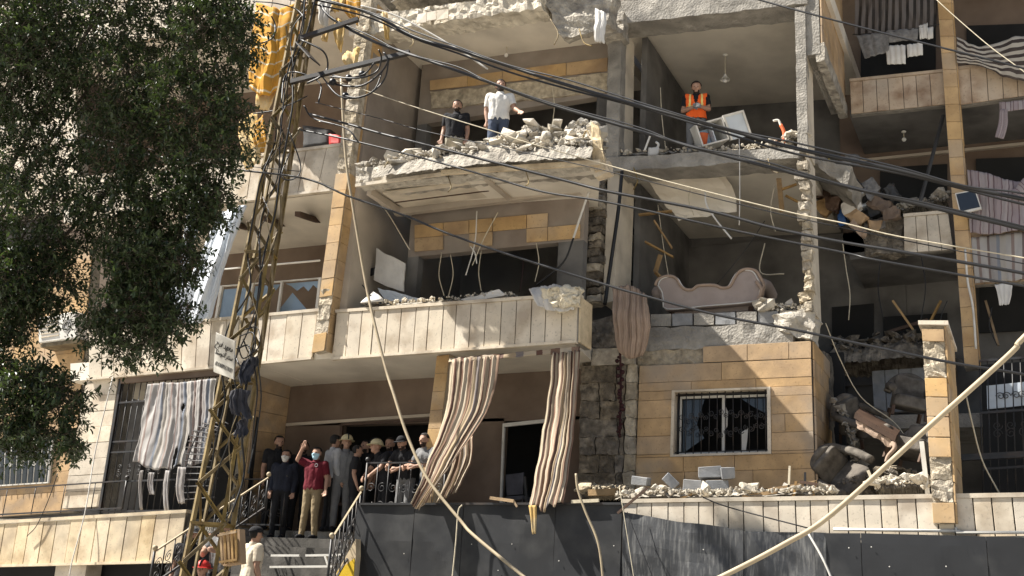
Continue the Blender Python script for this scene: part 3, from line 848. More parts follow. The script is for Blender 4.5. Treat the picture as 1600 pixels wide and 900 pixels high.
# dropped plaster fragments on the middle right ceiling
rough('ceiling_fragment', rquad([(1010, 282), (1120, 270), (1150, 330), (1060, 345)], YF + 1.0), (0, .1, .3), 'ceiling_plaster', B, (8, 6, 1), .06, 3)
bar('ceiling_batten', P(1217, 280, YF + .6), P(1222, 330, YF + 1.5), .09, .05, 'wood', B)
bar('ceiling_batten', P(1222, 296, YF + .8), P(1250, 286, YF + .9), .05, .04, 'wood', B)
bar('ceiling_batten', P(1228, 306, YF + 1.2), P(1252, 318, YF + 1.2), .05, .04, 'wood', B)

# ------------------------------------------------ orange window wall
TL, TR, BR, BL = (1000, 572), (1268, 561), (1274, 762), (993, 769)
wq = rquad([TL, TR, BR, BL], YF)
Hh = 7
def st_of(u, v):     # photo pixel on the wall plane -> s, t of the quad (few Newton steps)
    p = P(u, v, YF); s = t = .5
    for _ in range(12):
        e = quadpt(wq, s, t) - p
        ds = (quadpt(wq, s + 1e-3, t) - quadpt(wq, s, t)) / 1e-3; dt = (quadpt(wq, s, t + 1e-3) - quadpt(wq, s, t)) / 1e-3
        det = ds.x * dt.z - ds.z * dt.x
        s -= (e.x * dt.z - e.z * dt.x) / det; t -= (ds.x * e.z - ds.z * e.x) / det
    return s, t
a, b = st_of(1051, 609), st_of(1206, 711)
hole = (a[0], b[0], (a[1] + st_of(1206, 607)[1]) / 2, (b[1] + st_of(1051, 713)[1]) / 2)
panels('cladding_stone', wq, course_cuts(Hh, .22, .5), .03, 'orange_stone', B, gap=.0035, holes=[hole], bev=.003)
panels('cladding_stone', rquad([(1099, 542), (1268, 533), (1268, 560), (1099, 567)], YF), [(0, .42, 0, 1), (.42, .8, 0, 1), (.8, 1, 0, 1)], .03, 'orange_stone', B, gap=.0035)
def sub(s0, s1, t0, t1, d=.3, m='concrete', off=0.0):
    return extr('backing_wall', [quadpt(wq, x, y) + Vector((0, off, 0)) for x, y in ((s0, t0), (s1, t0), (s1, t1), (s0, t1))], (0, d, 0), m, B)
sub(0, hole[0], 0, 1); sub(hole[1], 1, 0, 1); sub(hole[0], hole[1], 0, hole[2]); sub(hole[0], hole[1], hole[3], 1)
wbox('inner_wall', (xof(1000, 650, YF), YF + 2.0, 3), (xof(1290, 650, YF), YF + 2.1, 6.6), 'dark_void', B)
# window: frame, sash, panes, iron grille with scrolls
wc = [quadpt(wq, x, y) for x, y in ((hole[0], hole[2]), (hole[1], hole[2]), (hole[1], hole[3]), (hole[0], hole[3]))]
win = link('window', None, B, wc[3]); win['label'] = 'iron-barred window with a white frame'
def frame(corners, w, d0, d1, m, parent, name='frame'):
    c0 = sum((Vector(c) for c in corners), Vector()) / 4
    for i in range(4):
        a, b2 = Vector(corners[i]), Vector(corners[(i + 1) % 4])
        ia = a + (c0 - a).normalized() * w * 1.3; ib = b2 + (c0 - b2).normalized() * w * 1.3
        extr(name, [a + Vector((0, d0, 0)), b2 + Vector((0, d0, 0)), ib + Vector((0, d0, 0)), ia + Vector((0, d0, 0))], (0, d1 - d0, 0), m, parent)
def wpt(s, t, dy=0.0): return quadpt(wc, s, t) + Vector((0, dy, 0))
frame(wc, .05, -.055, .12, 'white_stone', win)
for s0, s1 in ((.05, .52), (.48, .95)):
    frame([wpt(s0, .06), wpt(s1, .06), wpt(s1, .95), wpt(s0, .95)], .04, .17 if s0 < .1 else .21, .20 if s0 < .1 else .24, 'white_metal', win, 'sash')
extr('pane', [wpt(.08, .1, .215), wpt(.30, .1, .215), wpt(.22, .5, .215), wpt(.30, .7, .215), wpt(.08, .92, .215)], (0, .006, 0), 'glass_dark', win)
extr('pane', [wpt(.66, .1, .25), wpt(.92, .1, .25), wpt(.92, .35, .25), wpt(.8, .25, .25)], (0, .006, 0), 'glass_dark', win)
extr('pane', [wpt(.51, .22, .25), wpt(.535, .3, .25), wpt(.53, .52, .25), wpt(.505, .58, .25)], (0, .006, 0), 'white_fabric', win)
gy = .03
for i in range(12):
    s = .06 + .88 * i / 11
    tube('grille_bar', [wpt(s, .03, gy), wpt(s, .97, gy)], .009, 'black_metal', win, 5, straight=True)
for t in (.07, .93):
    tube('grille_rail', [wpt(.02, t, gy), wpt(.98, t, gy)], .009, 'black_metal', win, 5, straight=True)
def scroll(c, r, turns, flip, parent, ax=Vector((1, 0, 0)), az=Vector((0, 0, 1)), th=.007, m='black_metal', ph=0.0):
    pts = []
    n = int(14 * turns)
    for i in range(n + 1):
        a = ph + flip * 2 * math.pi * turns * i / n; rr = r * (1 - .78 * i / n)
        pts.append(Vector(c) + ax * math.cos(a) * rr + az * math.sin(a) * rr)
    return tube('scroll', pts, th, m, parent, 5, straight=True)
for i in range(9):
    s = .1 + .1 * i
    for t, fl in ((.34 + .18 * abs(s - .5) * (1 if True else 0), 1), (.70 - .3 * abs(s - .5), -1)):
        scroll(wpt(s, t, gy - .015), .055, 1.4, fl, win, ph=i)
        scroll(wpt(s + .05, t + .05 * fl, gy - .015), .045, 1.4, -fl, win, ph=i + 2)
extr('torn_curtain', [wpt(.66, .62, .3), wpt(.73, .55, .3), wpt(.72, .75, .3), wpt(.70, .97, .3), wpt(.655, .97, .3)], (0, .01, 0), 'white_fabric', win)
# right flank of the orange wall, cladding torn away towards the back
xr = P(1269, 560, YF)
fl_q = [P(1269, 533, YF), P(1269, 533, YF) + Vector((0, 2.4, 0)), P(1275, 770, YF) + Vector((0, 2.4, 0)), P(1275, 770, YF)]
extr('flank_wall', [p + Vector((-.30, .01, 0)) for p in fl_q], (.28, 0, 0), 'dark_masonry', B)
cut = []
for r in range(8):
    x = 0.0; off = .26 if r % 2 else .38
    lim = (.62, .55, .60, .50, .62, .55, .72, .70)[r]
    for e in (off, off + .3, 1.0):
        e = min(e, lim)
        if e > x + .03: cut.append((x, e, r / 8, (r + 1) / 8))
        x = e
panels('cladding_stone', fl_q, cut, .03, 'orange_stone', B, gap=.0035)
rough('torn_masonry', [p + Vector((.0, 0, 0)) for p in (fl_q[0] + Vector((0, 1.2, .1)), fl_q[1] + Vector((0, .1, .2)), fl_q[2] + Vector((0, .1, 0)), fl_q[3] + Vector((0, 1.5, 0)))], (-.1, 0, 0), 'dark_masonry', B, (14, 20, 1), .06, 4)
# masonry above the window wall: concrete ring beam and a row of blocks
rough('ring_beam', rquad([(990, 513), (1240, 505), (1240, 541), (990, 548)], YF + .03), (0, .3, 0), 'concrete', B, (30, 5, 2), .03, 5)
rough('ring_beam', rquad([(996, 548), (1099, 543), (1099, 569), (996, 573)], YF + .04), (0, .25, 0), 'pale_masonry', B, (16, 4, 2), .05, 6)
extr('backing_wall', rquad([(1098, 541), (1267, 533), (1267, 560), (1098, 567)], YF + .005), (0, .3, 0), 'concrete', B)
for k in range(7):
    u0 = 1016 + k * 33.5; v0 = 491 - k * .9
    rough('block', rquad([(u0 + 1, v0), (u0 + 32, v0 - .8), (u0 + 32, v0 + 18), (u0 + 1, v0 + 19)], YF + .03 + random.uniform(-.03, .05)), (0, .2, 0), 'grey_block' if k % 2 else 'concrete', B, (4, 3, 2), .012, 8)
rough('broken_corner', rquad([(1205, 492), (1272, 484), (1270, 532), (1225, 520)], YF - .02), (0, .5, 0), 'rubble', B, (16, 12, 4), .07, 5)
# rough-hewn pier left of the window wall
rough('pier_block', rquad([(926, 545), (990, 542), (990, 568), (924, 571)], YF - .12), (0, .4, 0), 'pale_masonry', B, (8, 3, 3), .012, 5)
rough('pier_block', rquad([(926, 500), (992, 486), (991, 541), (925, 544)], YF - .05), (0, .35, 0), 'dark_masonry', B, (12, 10, 3), .07, 5)
for r in range(7):
    v0 = 571 + r * 28; u0 = 907 - r * .7
    xs = [u0, u0 + 30 + random.uniform(-5, 5), u0 + 60 + random.uniform(-6, 6), 978 - r * .8]
    for i in range(3):
        if r in (0, 3, 6) and i == 1: continue
        e = xs[i + 1] if not (r in (0, 3, 6) and i == 0) else xs[2]
        rough('stone', rquad([(xs[i] + .8, v0 + .7), (e - .8, v0 - .6), (e - .8, v0 + 26.6), (xs[i] + .8, v0 + 27.6)], YF - .06 + random.uniform(-.03, .02)), (0, .3, 0), 'dark_masonry', B, (6, 4, 2), .035, 8)
    rough('stone', rquad([(979 - r * .8, v0 - 1), (994 - r * .5, v0 - 2), (994 - r * .5, v0 + 25), (979 - r * .8, v0 + 26)], YF - .09), (0, .3, 0), 'pale_masonry', B, (4, 4, 2), .03, 8)
extr('pier_core', rquad([(909, 560), (996, 556), (992, 775), (903, 778)], YF + .02), (0, .3, 0), 'dark_masonry', B)
# ------------------------------------------------ balcony parapets
def parapet(quad, Y, cols, m, rows=1, thick=.14, cap=True, slant=0.0, var=.08, drop=(), capm=None, bev=.004):
    q = rquad(quad, Y)
    par = extr('parapet', [p + Vector((0, .012, 0)) for p in q], (0, thick, 0), 'dark_masonry', B)
    panels('cladding_panel', q, col_cuts(cols, var, rows), .03, m, par, gap=.008, jit=.006, drop=drop, bev=bev)
    if cap:
        up = Vector((0, 0, .055))
        extr('coping', [q[0] + Vector((-.02, -.05, -.005)), q[1] + Vector((.02, -.05, -.005)), q[1] + Vector((.02, -.05, 0)) + up, q[0] + Vector((-.02, -.05, 0)) + up], (0, thick + .10, 0), capm or m, par)
        dn = Vector((0, 0, -.04))
        extr('lip', [q[3] + Vector((0, -.06, .01)), q[2] + Vector((0, -.06, .01)), q[2] + Vector((0, -.06, 0)) + dn, q[3] + Vector((0, -.06, 0)) + dn], (0, .1, 0), capm or m, par)
    return par
parapet([(527, 489), (904, 463), (902, 533), (520, 560)], YB, 17, 'white_stone')
rt = [P(905, 463, YB), P(905, 463, YB) + Vector((0, .55, 0)), P(903, 535, YB) + Vector((0, .55, 0)), P(903, 535, YB)]
extr('parapet_return', rt, (-.1, 0, 0), 'concrete', B)
panels('cladding_panel', rt, [(0, 1, 0, 1)], .03, 'sand_stone', B)
# ------------------------------------------------ tiled pilaster at the left of the middle bay
pil = rquad([(563, -10), (583, -10), (508, 546), (488, 550)], YB - .15)
pilc = extr('pilaster_core', pil, (0, .55, 0), 'pale_masonry', B)
tilesT = []
k = 0
tt = lambda v: (v + 10) / 558.0
v = 285.0
while v < 548:
    if not (452 < v < 500): tilesT.append((0, 1, tt(v), tt(min(v + 26.5, 550))))
    v += 26.5
panels('tile', pil, tilesT, .022, 'ochre_tile', pilc, gap=.004)
sd = [pil[1], pil[1] + Vector((0, .55, 0)), pil[2] + Vector((0, .55, 0)), pil[2]]
panels('tile', sd, [(0, .5 if i % 2 else 1, tt(285 + i * 26.5), tt(311.5 + i * 26.5)) for i in range(10)] + [(.5, 1, tt(285 + i * 26.5), tt(311.5 + i * 26.5)) for i in range(1, 10, 2)], .022, 'ochre_tile', pilc, gap=.004)
panels('tile', sd, [(.35, 1, tt(i * 30), tt(30 + i * 30)) for i in range(9)], .02, 'ochre_tile', pilc, gap=.004)
for i in range(16):
    v0 = -5 + i * 18
    f = tt(v0)
    a = 563 - 75 * f; rough('stone', rquad([(a + 1, v0), (a + 19, v0 - 1), (a + 17, v0 + 16), (a - 1, v0 + 17)], YB - .17 + random.uniform(-.02, .02)), (0, .12, 0), 'pale_masonry', pilc, (4, 4, 2), .03, 9)
for v0 in (453, 477):
    a = 563 - 75 * tt(v0); rough('stone', rquad([(a + 1, v0), (a + 19, v0 - 1), (a + 17, v0 + 22), (a - 1, v0 + 23)], YB - .16), (0, .12, 0), 'pale_masonry', pilc, (4, 4, 2), .035, 9)
# ------------------------------------------------ left bay: parapets of two storeys, slab, dim rooms
parapet([(140, 520), (498, 487), (489, 559), (140, 592)], YB + .02, 16, 'white_stone')
parapet([(120, 282), (540, 228), (524, 296), (120, 345)], YB + .02, 16, 'white_stone')
parapet([(100, 20), (565, -62), (548, 5), (100, 84)], YB + .02, 16, 'white_stone')
prism('floor_slab', [(110, 568), (400, 548), (398, 569), (110, 596)], YB + .06, YR - YB, 'ceiling_plaster', B)
prism('floor_slab', [(100, 326), (560, 272), (556, 292), (100, 349)], YB + .2, YR - YB, 'ceiling_plaster', B)
prism('floor_slab', [(80, 62), (580, -12), (576, 10), (80, 88)], YB + .2, YR - YB, 'ceiling_plaster', B)
for v0, v1, mm in ((300, 560, 'brown_wall'), (40, 320, 'brown_wall')):
    q = rquad([(90, v0 + 20), (560, v0 - 20), (545, v1 - 40), (90, v1)], YW + .1)
    extr('room_back_wall', q, (0, .15, 0), mm, B)
for i in range(4):
    u0 = 300 + i * 55
    bar('ceiling_beam', P(u0, 352 - i * 6, YB + .5), P(u0 + 60, 372 - i * 6, YW), .12, .10, 'wood_dark', B)
tube('curtain_rail', pt3([(345, 421, YB + .4), (500, 407, YB + .4)]), .02, 'white_metal', B, straight=True)
# broken sliding window of the left bay
swc = rquad([(345, 447), (503, 434), (497, 488), (336, 500)], YB + .9)
sw = link('sliding_window', None, B, swc[3])
frame(swc, .05, -.03, .03, 'white_metal', sw)
sq = lambda s, t, d=0.0: quadpt(swc, s, t) + Vector((0, d, 0))
for s in (.33, .62): bar('mullion', sq(s, 0), sq(s, 1), .05, .05, 'white_metal', sw)
extr('pane', [sq(.03, .1, .02), sq(.31, .1, .02), sq(.31, .95, .02), sq(.03, .95, .02)], (0, .008, 0), 'glass_blue', sw)
extr('pane', [sq(.35, .08, .02), sq(.60, .08, .02), sq(.56, .25, .02), sq(.50, .2, .02), sq(.47, .5, .02), sq(.40, .35, .02), sq(.35, .95, .02)], (0, .008, 0), 'glass_blue', sw)
extr('pane', [sq(.58, .95, .05), sq(.72, .35, .05), sq(.9, .95, .05)], (0, .008, 0), 'glass_blue', sw)
extr('pane', [sq(.64, .06, .05), sq(.97, .06, .05), sq(.96, .3, .05), sq(.91, .16, .05), sq(.87, .34, .05), sq(.82, .18, .05), sq(.76, .3, .05), sq(.7, .15, .05)], (0, .008, 0), 'glass_blue', sw)
# ------------------------------------------------ ground floor porch
DECK0 = 2.7
wbox('porch_back_wall', (xof(440, 650, YWp), YWp, zof(600, 658, YWp) - .06), (xof(930, 650, YWp), YWp + .2, 7.0), 'brown_wall', B)
wbox('porch_back_wall', (xof(440, 650, YWp), YWp, DECK0), (xof(535, 650, YWp), YWp + .2, zof(600, 658, YWp)), 'brown_wall', B)
wbox('porch_back_wall', (xof(690, 650, YWp), YWp, DECK0), (xof(788, 650, YWp), YWp + .2, zof(600, 658, YWp)), 'brown_wall', B)
wbox('porch_back_wall', (xof(870, 650, YWp), YWp, DECK0), (xof(930, 650, YWp), YWp + .2, zof(600, 658, YWp)), 'brown_wall', B)
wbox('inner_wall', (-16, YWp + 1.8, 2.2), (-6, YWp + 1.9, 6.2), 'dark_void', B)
for (u0, u1) in ((532, 678), (786, 862)):
    frame(rquad([(u0, 662), (u1, 654), (u1 - 4, 790), (u0 - 5, 790)], YWp - .02), .06, -.02, .03, 'white_metal' if u0 > 700 else 'wood_dark', B, 'door_frame')
bar('porch_cornice', P(448, 664, YWp - .02), P(720, 646, YWp - .02), .08, .06, 'room_plaster', B)
lw = P(452, 610, YWp)
lq = [Vector((lw.x, YB + .9, lw.z + .2)), Vector((lw.x, YWp, lw.z + .2)), Vector((lw.x, YWp, DECK0)), Vector((lw.x, YB + .9, 2.4))]
extr('porch_side_wall', [p + Vector((-.25, 0, 0)) for p in lq], (.22, 0, 0), 'concrete', B)
panels('cladding_stone', lq, [(0, 1, i / 9, (i + 1) / 9) for i in range(9)], .03, 'orange_stone', B, gap=.004)
pc = rquad([(683, 556), (703, 554), (676, 790), (655, 790)], YB + .3)
extr('porch_post', pc, (0, .25, 0), 'sand_stone', B)
panels('tile', pc, [(0, 1, i / 8, (i + 1) / 8) for i in range(8)], .02, 'ochre_tile', B, gap=.004)
# terrace deck
DECK = 2.95
sx0, sx1 = xof(288, 870, 15.5), xof(556, 860, 15.9)
wbox('terrace_deck', (-26, 17.45, 2.65), (1.2, YW + .2, DECK), 'concrete', B)
wbox('terrace_deck', (-26, YT + .2, 2.64), (sx0, 17.45, DECK - .004), 'concrete', B)
wbox('terrace_deck', (sx1, YT + .2, 2.64), (1.2, 17.45, DECK - .004), 'concrete', B)
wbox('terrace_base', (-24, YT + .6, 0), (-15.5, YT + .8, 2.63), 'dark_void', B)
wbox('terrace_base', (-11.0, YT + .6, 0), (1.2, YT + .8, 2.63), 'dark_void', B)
# left ground floor: white coursed wall, barred opening, orange wall with a window
wl = rquad([(141, 572), (190, 568), (158, 792), (98, 795)], YB + .12)
extr('side_pier', [p + Vector((0, .03, 0)) for p in wl], (0, .4, 0), 'concrete', B)
panels('cladding_stone', wl, [(0, 1, i / 9, (i + 1) / 9) for i in range(9)], .03, 'white_stone', B, gap=.004)
ow = rquad([(-60, 398), (146, 380), (112, 800), (-60, 812)], YB + .9)
owp = extr('side_wall', [p + Vector((0, .03, 0)) for p in ow], (0, .25, 0), 'concrete', B)
panels('cladding_stone', ow, course_cuts(14, .3, .6), .03, 'orange_stone', owp, gap=.004)
ow = rquad([(-60, -40), (110, -60), (128, 330), (-60, 345)], YB + .9)
extr('side_wall', [p + Vector((0, .03, 0)) for p in ow], (0, .25, 0), 'concrete', B)
panels('cladding_stone', ow, course_cuts(12, .3, .6), .03, 'white_stone', B, gap=.004)
lw2 = rquad([(-30, 694), (86, 682), (78, 755), (-30, 762)], YB + .84)
lwn = link('window', None, B, lw2[3])
extr('pane', lw2, (0, .02, 0), 'glass_dark', lwn)
frame(lw2, .05, -.03, .05, 'white_metal', lwn)
for i in range(12):
    s = .04 + .92 * i / 11
    tube('grille_bar', [quadpt(lw2, s, .02) + Vector((0, -.06, 0)), quadpt(lw2, s, .98) + Vector((0, -.06, 0))], .009, 'white_metal', lwn, 5, straight=True)
    if i % 2: scroll(quadpt(lw2, s, .55) + Vector((0, -.07, 0)), .07, 1.4, 1, lwn, ph=i, m='white_metal')
# barred opening
go = rquad([(190, 598), (362, 583), (336, 801), (156, 804)], YB + .1)
gr = link('iron_grille', None, B, go[3]); gr['label'] = 'tall iron window bars behind a hanging curtain'
gp = lambda s, t, d=0.0: quadpt(go, s, t) + Vector((0, d, 0))
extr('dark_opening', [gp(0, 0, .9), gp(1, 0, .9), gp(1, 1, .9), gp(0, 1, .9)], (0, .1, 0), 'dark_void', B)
for i in range(18):
    s = .02 + .96 * i / 17
    tube('grille_bar', [gp(s, 0), gp(s, 1)], .011, 'black_metal', gr, 5, straight=True)
for t in (.0, .16, .46, .54, .76, .98):
    bar('grille_rail', gp(0, t, -.015), gp(1, t, -.015), .03, .035, 'black_metal', gr)
bar('grille_frame', gp(0, -.01, -.02), gp(0, 1, -.02), .05, .06, 'black_metal', gr)
for i in range(6):
    for t in (.66, .70): scroll(gp(.12 + .09 * i, t, -.03), .07, 1.4, 1 if t < .68 else -1, gr, ph=i)
extr('header_beam', rquad([(188, 580), (398, 562), (398, 582), (188, 599)], YB + .05), (0, .1, 0), 'brown_wall', B)
# terrace parapet, left part and right part
tp = parapet([(-30, 820), (292, 801), (281, 876), (-41, 884)], YT, 15, 'sand_stone', var=.1)
tube('top_rail', pt3([(-30, 819, YT - .02), (290, 800, YT - .02)]), .028, 'white_metal', B, straight=True)
extr('basement_pier', rquad([(88, 880), (136, 878), (124, 960), (76, 962)], YT + .1), (0, .4, 0), 'white_stone', B)
parapet([(974, 786), (1640, 776), (1648, 838), (973, 850)], YT, 25, 'white_stone', var=.12)
tube('gutter_pipe', pt3([(1302, 827, YT - .08), (1500, 830, YT - .08)]), .022, 'white_metal', B, straight=True)
tube('gutter_pipe', pt3([(1494, 824, YT - .09), (1494, 832, YT - .09), (1640, 832, YT - .09)]), .022, 'white_metal', B, straight=True)
# upper flank wall above the right column (faces right)
xf = xof(1283, 80, YF)
zl0 = zof(1276, 84, YF)
fq = [Vector((xf, YF, zl0 + 4.2)), Vector((xf, YF + 2.55, zl0 + 4.2)), Vector((xf, YF + 2.55, zl0)), Vector((xf, YF, zl0))]
extr('flank_wall', [p + Vector((-.26, 0, 0)) for p in fq], (.24, 0, 0), 'concrete', B)
panels('cladding_stone', [fq[0], fq[1], fq[2] + Vector((0, 0, .12)), fq[3] + Vector((0, 0, .2))], [(i / 2, (i + 1) / 2, j / 11, (j + 1) / 11) for i in range(2) for j in range(11)], .03, 'orange_stone', B, gap=.003)
rough('torn_edge', [fq[3] + Vector((-.1, 0, .2)), fq[2] + Vector((-.1, 0, .15)), fq[2] + Vector((-.1, 0, -.12)), fq[3] + Vector((-.1, 0, -.15))], (.16, 0, 0), 'broken_concrete', B, (24, 4, 2), .022, 6)

# ------------------------------------------------------------------ entrance stair
st = thing('entrance_stair', 'stone entrance steps with broken white pipes, leading up to the porch', 'stairs', P(480, 880, 15.0) * Vector((1, 1, 0)) if False else (P(480, 880, 15.0).x, 14.5, 0))
nst = 15
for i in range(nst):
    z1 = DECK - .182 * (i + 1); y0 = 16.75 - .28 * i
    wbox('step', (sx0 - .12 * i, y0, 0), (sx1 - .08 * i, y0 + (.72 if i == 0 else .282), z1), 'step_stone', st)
# ------------------------------------------------------------------ right wing, set back
Wg = thing('apartment_wing', 'damaged right-hand apartment wing in shade with laundry balconies and ochre tiled pillar', 'building', (-1, 21.5, 0))
def wpar(quad, Y, cols, m, drop=(), thick=.12):
    q = rquad(quad, Y)
    par = extr('parapet', [p + Vector((0, .035, 0)) for p in q], (0, thick, 0), 'concrete', Wg)
    panels('cladding_panel', q, col_cuts(cols, .1), .03, m, par, gap=.005, drop=drop)
    up = Vector((0, 0, .06))
    extr('coping', [q[0] + Vector((0, -.05, 0)), q[1] + Vector((0, -.05, 0)), q[1] + Vector((0, -.05, 0)) + up, q[0] + Vector((0, -.05, 0)) + up], (0, thick + .1, 0), m, par)
    return par
wpar([(1328, 129), (1474, 114), (1478, 164), (1330, 179)], YRW, 7, 'wing_stone')
wpar([(1494, 110), (1690, 88), (1690, 138), (1498, 165)], YRW, 8, 'wing_stone')
wpar([(1412, 340), (1482, 334), (1490, 391), (1413, 396)], YRW, 4, 'white_stone')
rough('torn_parapet', rquad([(1345, 350), (1412, 341), (1412, 396), (1352, 400)], YRW + .05), (0, .2, 0), 'dark_masonry', Wg, (12, 8, 2), .08, 4)
wpar([(1516, 364), (1690, 350), (1690, 434), (1520, 446)], YRW, 9, 'wing_stone')
for (v0, v1) in ((-110, -96), (168, 178), (392, 402)):
    prism('floor_slab', [(1328, v0 + 4), (1690, v0 - 36), (1690, v1 - 36), (1328, v1 + 4)], YRW + .12, 2.6, 'dark_plaster', Wg)
# back walls of the balconies
wbox('back_wall', (-3.4, YRW + 2.1, 0), (3.5, YRW + 2.3, 9.3), 'dark_plaster', Wg)
wbox('back_wall', (-3.4, YRW + 2.05, 9.3), (3.5, YRW + 2.25, 22), 'brown_wall', Wg)
for (u0, v0, u1, v1) in ((1375, 262, 1480, 330), (1525, 248, 1690, 300), (1345, -20, 1462, 120), (1510, 40, 1690, 100), (1300, 480, 1365, 560), (1380, 495, 1480, 560), (1530, 440, 1640, 520)):
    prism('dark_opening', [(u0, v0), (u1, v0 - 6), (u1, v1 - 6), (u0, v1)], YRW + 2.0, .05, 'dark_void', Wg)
wbox('end_wall', (3.3, YRW + .2, 0), (3.5, YRW + 2.3, 22), 'brown_wall', Wg)
bar('wall_band', P(1340, 252, YRW + 2.0), P(1700, 215, YRW + 2.0), .08, .06, 'room_plaster', Wg)
# tall ochre pillar
wp = rquad([(1463, -20), (1485, -20), (1530, 572), (1507, 574)], YRW - .15)
pl = extr('pillar', wp, (0, .35, 0), 'concrete', Wg)
panels('tile', wp, [(0, 1, i / 21, (i + 1) / 21) for i in range(21)], .02, 'ochre_tile', pl, gap=.004, tiltn=.003)
panels('tile', [wp[1], wp[1] + Vector((0, .35, 0)), wp[2] + Vector((0, .35, 0)), wp[2]], [(0, 1, i / 21, (i + 1) / 21) for i in range(21)], .02, 'ochre_tile', pl, gap=.004)
# ground storey of the wing: grey parapet inside, floor heap, barred door
q = rquad([(1362, 580), (1445, 574), (1450, 640), (1366, 648)], YRW + .6)
gp2 = extr('parapet', [p + Vector((0, .035, 0)) for p in q], (0, .15, 0), 'concrete', Wg)
panels('cladding_panel', q, col_cuts(4, .05), .03, 'grey_block', gp2)
wbox('floor_slab', (-3.4, YRW + .3, 5.3), (3.3, YRW + 2.2, 5.55), 'concrete', Wg)
gd = rquad([(1530, 560), (1660, 550), (1668, 770), (1536, 778)], YRW - .6)
door = link('barred_door', None, Wg, gd[3])
dp = lambda s, t, d=0.0: quadpt(gd, s, t) + Vector((0, d, 0))
extr('backing', [dp(0, 0, .5), dp(1, 0, .5), dp(1, 1, .5), dp(0, 1, .5)], (0, .06, 0), 'dark_void', door)
extr('pale_sheet', [dp(.08, .2, .06), dp(.62, .19, .06), dp(.62, .36, .06), dp(.08, .37, .06)], (0, .03, 0), 'pale_panel', door)
for i in range(2):
    for sgn in (1, -1): scroll(dp(.28 + .19 * i + .035 * sgn, .285, .04), .07, 1.3, sgn, door, ph=0 if sgn > 0 else math.pi)
for i in range(11): tube('bar', [dp(i / 10, .02), dp(i / 10, .99)], .011, 'black_metal', door, 5, straight=True)
for t in (.02, .4, .72, .8): bar('rail', dp(0, t, -.01), dp(1, t, -.01), .03, .04, 'black_metal', door)
for i in range(5):
    for sgn in (1, -1): scroll(dp(.2 + .16 * i, .53 + .03 * sgn, -.02), .08, 1.4, sgn, door, ph=i)
bar('rail', P(1490, 716, YRW - 1.2), P(1640, 708, YRW - 1.2), .10, .10, 'black_metal', Wg)
# ------------------------------------------------------------------ free standing clad wall end on the terrace
PR = thing('tiled_pier', 'tall ochre tiled wall stub with missing tiles standing on the terrace at right', 'wall', P(1470, 815, YT - .1))
YP = YT - .12
pf = rquad([(1440, 508), (1475, 509), (1493, 818), (1458, 818)], YP)
core = extr('core', [p + Vector((0, .03, 0)) for p in pf], (0, 1.5, 0), 'pale_masonry', PR)
vv = lambda v: (v - 508) / 310.0
rowsP = [(514, 535), (594, 624), (625, 655), (656, 687), (688, 718), (787, 818)]
panels('tile', pf, [(0, 1, vv(a), vv(b)) for a, b in rowsP], .03, 'ochre_tile', PR, gap=.004)
for (a, b) in ((536, 564), (565, 593), (720, 751), (752, 785)):
    for s0, s1 in ((.06, .94),):
        q = [quadpt(pf, s0, vv(a)), quadpt(pf, s1, vv(a)), quadpt(pf, s1, vv(b)), quadpt(pf, s0, vv(b))]
        rough('stone', [p + Vector((0, .0, 0)) for p in q], (0, .12, 0), 'pale_masonry', PR, (5, 5, 2), .05, 8)
for s0, s1 in ((0, .07), (.93, 1)):
    for a, b in ((536, 593), (719, 786)):
        panels('tile_edge', pf, [(s0, s1, vv(a), vv(b))], .03, 'sand_stone', PR, gap=.002)
ps = [pf[1], pf[1] + Vector((0, 1.53, 0)), pf[2] + Vector((0, 1.53, 0)), pf[2]]
cutp = []
for r in range(10):
    o = .3 if r % 2 else .55
    cutp += [(0, o, r / 10, (r + 1) / 10), (o, 1, r / 10, (r + 1) / 10)]
panels('tile', ps, cutp, .025, 'ochre_tile', PR, gap=.004)
extr('coping', [pf[0] + Vector((-.04, -.05, 0)), pf[1] + Vector((.06, -.05, 0)), pf[1] + Vector((.06, -.05, .06)), pf[0] + Vector((-.04, -.05, .06))], (0, 1.62, 0), 'white_stone', PR)
# ------------------------------------------------------------------ black sheet metal hoarding below the terrace
H = thing('metal_hoarding', 'dented black sheet metal hoarding along the street below the terrace', 'hoarding', (P(1000, 900, YK).x, YK, 0))
def sheet(topl, Y, m, bulge=.06, seed=0, n=22, name='panel'):
    rnd = random.Random(seed); V, Fc = [], []
    top = [P(u, v, Y) for u, v in topl]
    line = spline(top, 5) if len(top) > 2 else [top[0].lerp(top[1], i / n) for i in range(n + 1)]
    nv = 22
    for j in range(nv + 1):
        for i, p in enumerate(line):
            s, t = i / (len(line) - 1), j / nv
            z = p.z * (1 - t)
            d = abs(noise.noise(Vector((p.x * 1.1 + z * .4 + seed, z * .7, seed)))) * bulge * 1.6 + .35 * bulge * noise.noise(Vector((p.x * 3 + seed, z * 2, 1)))
            V.append(Vector((p.x + .02 * t * math.sin(seed), p.y + d, z)))
    w = len(line)
    for j in range(nv):
        for i in range(w - 1):
            a = j * w + i; Fc.append((a, a + 1, a + w + 1, a + w))
    o = mk(name, V, Fc, m, H, smooth=False)
    so = o.modifiers.new('s', 'SOLIDIFY'); so.thickness = .012; so.offset = 1
    return o
sheet([(558, 788), (648, 788)], YK, 'panel_metal', .018, 1)
sheet([(649, 788), (724, 788)], YK, 'panel_metal', .018, 2)
sheet([(725, 788), (868, 788)], YK, 'panel_metal', .02, 3)
sheet([(869, 788), (972, 787)], YK, 'panel_metal', .018, 4)
sheet([(974, 800), (1012, 806), (1060, 815), (1110, 820), (1160, 829)], YK - .05, 'dusty_panel', .10, 5)
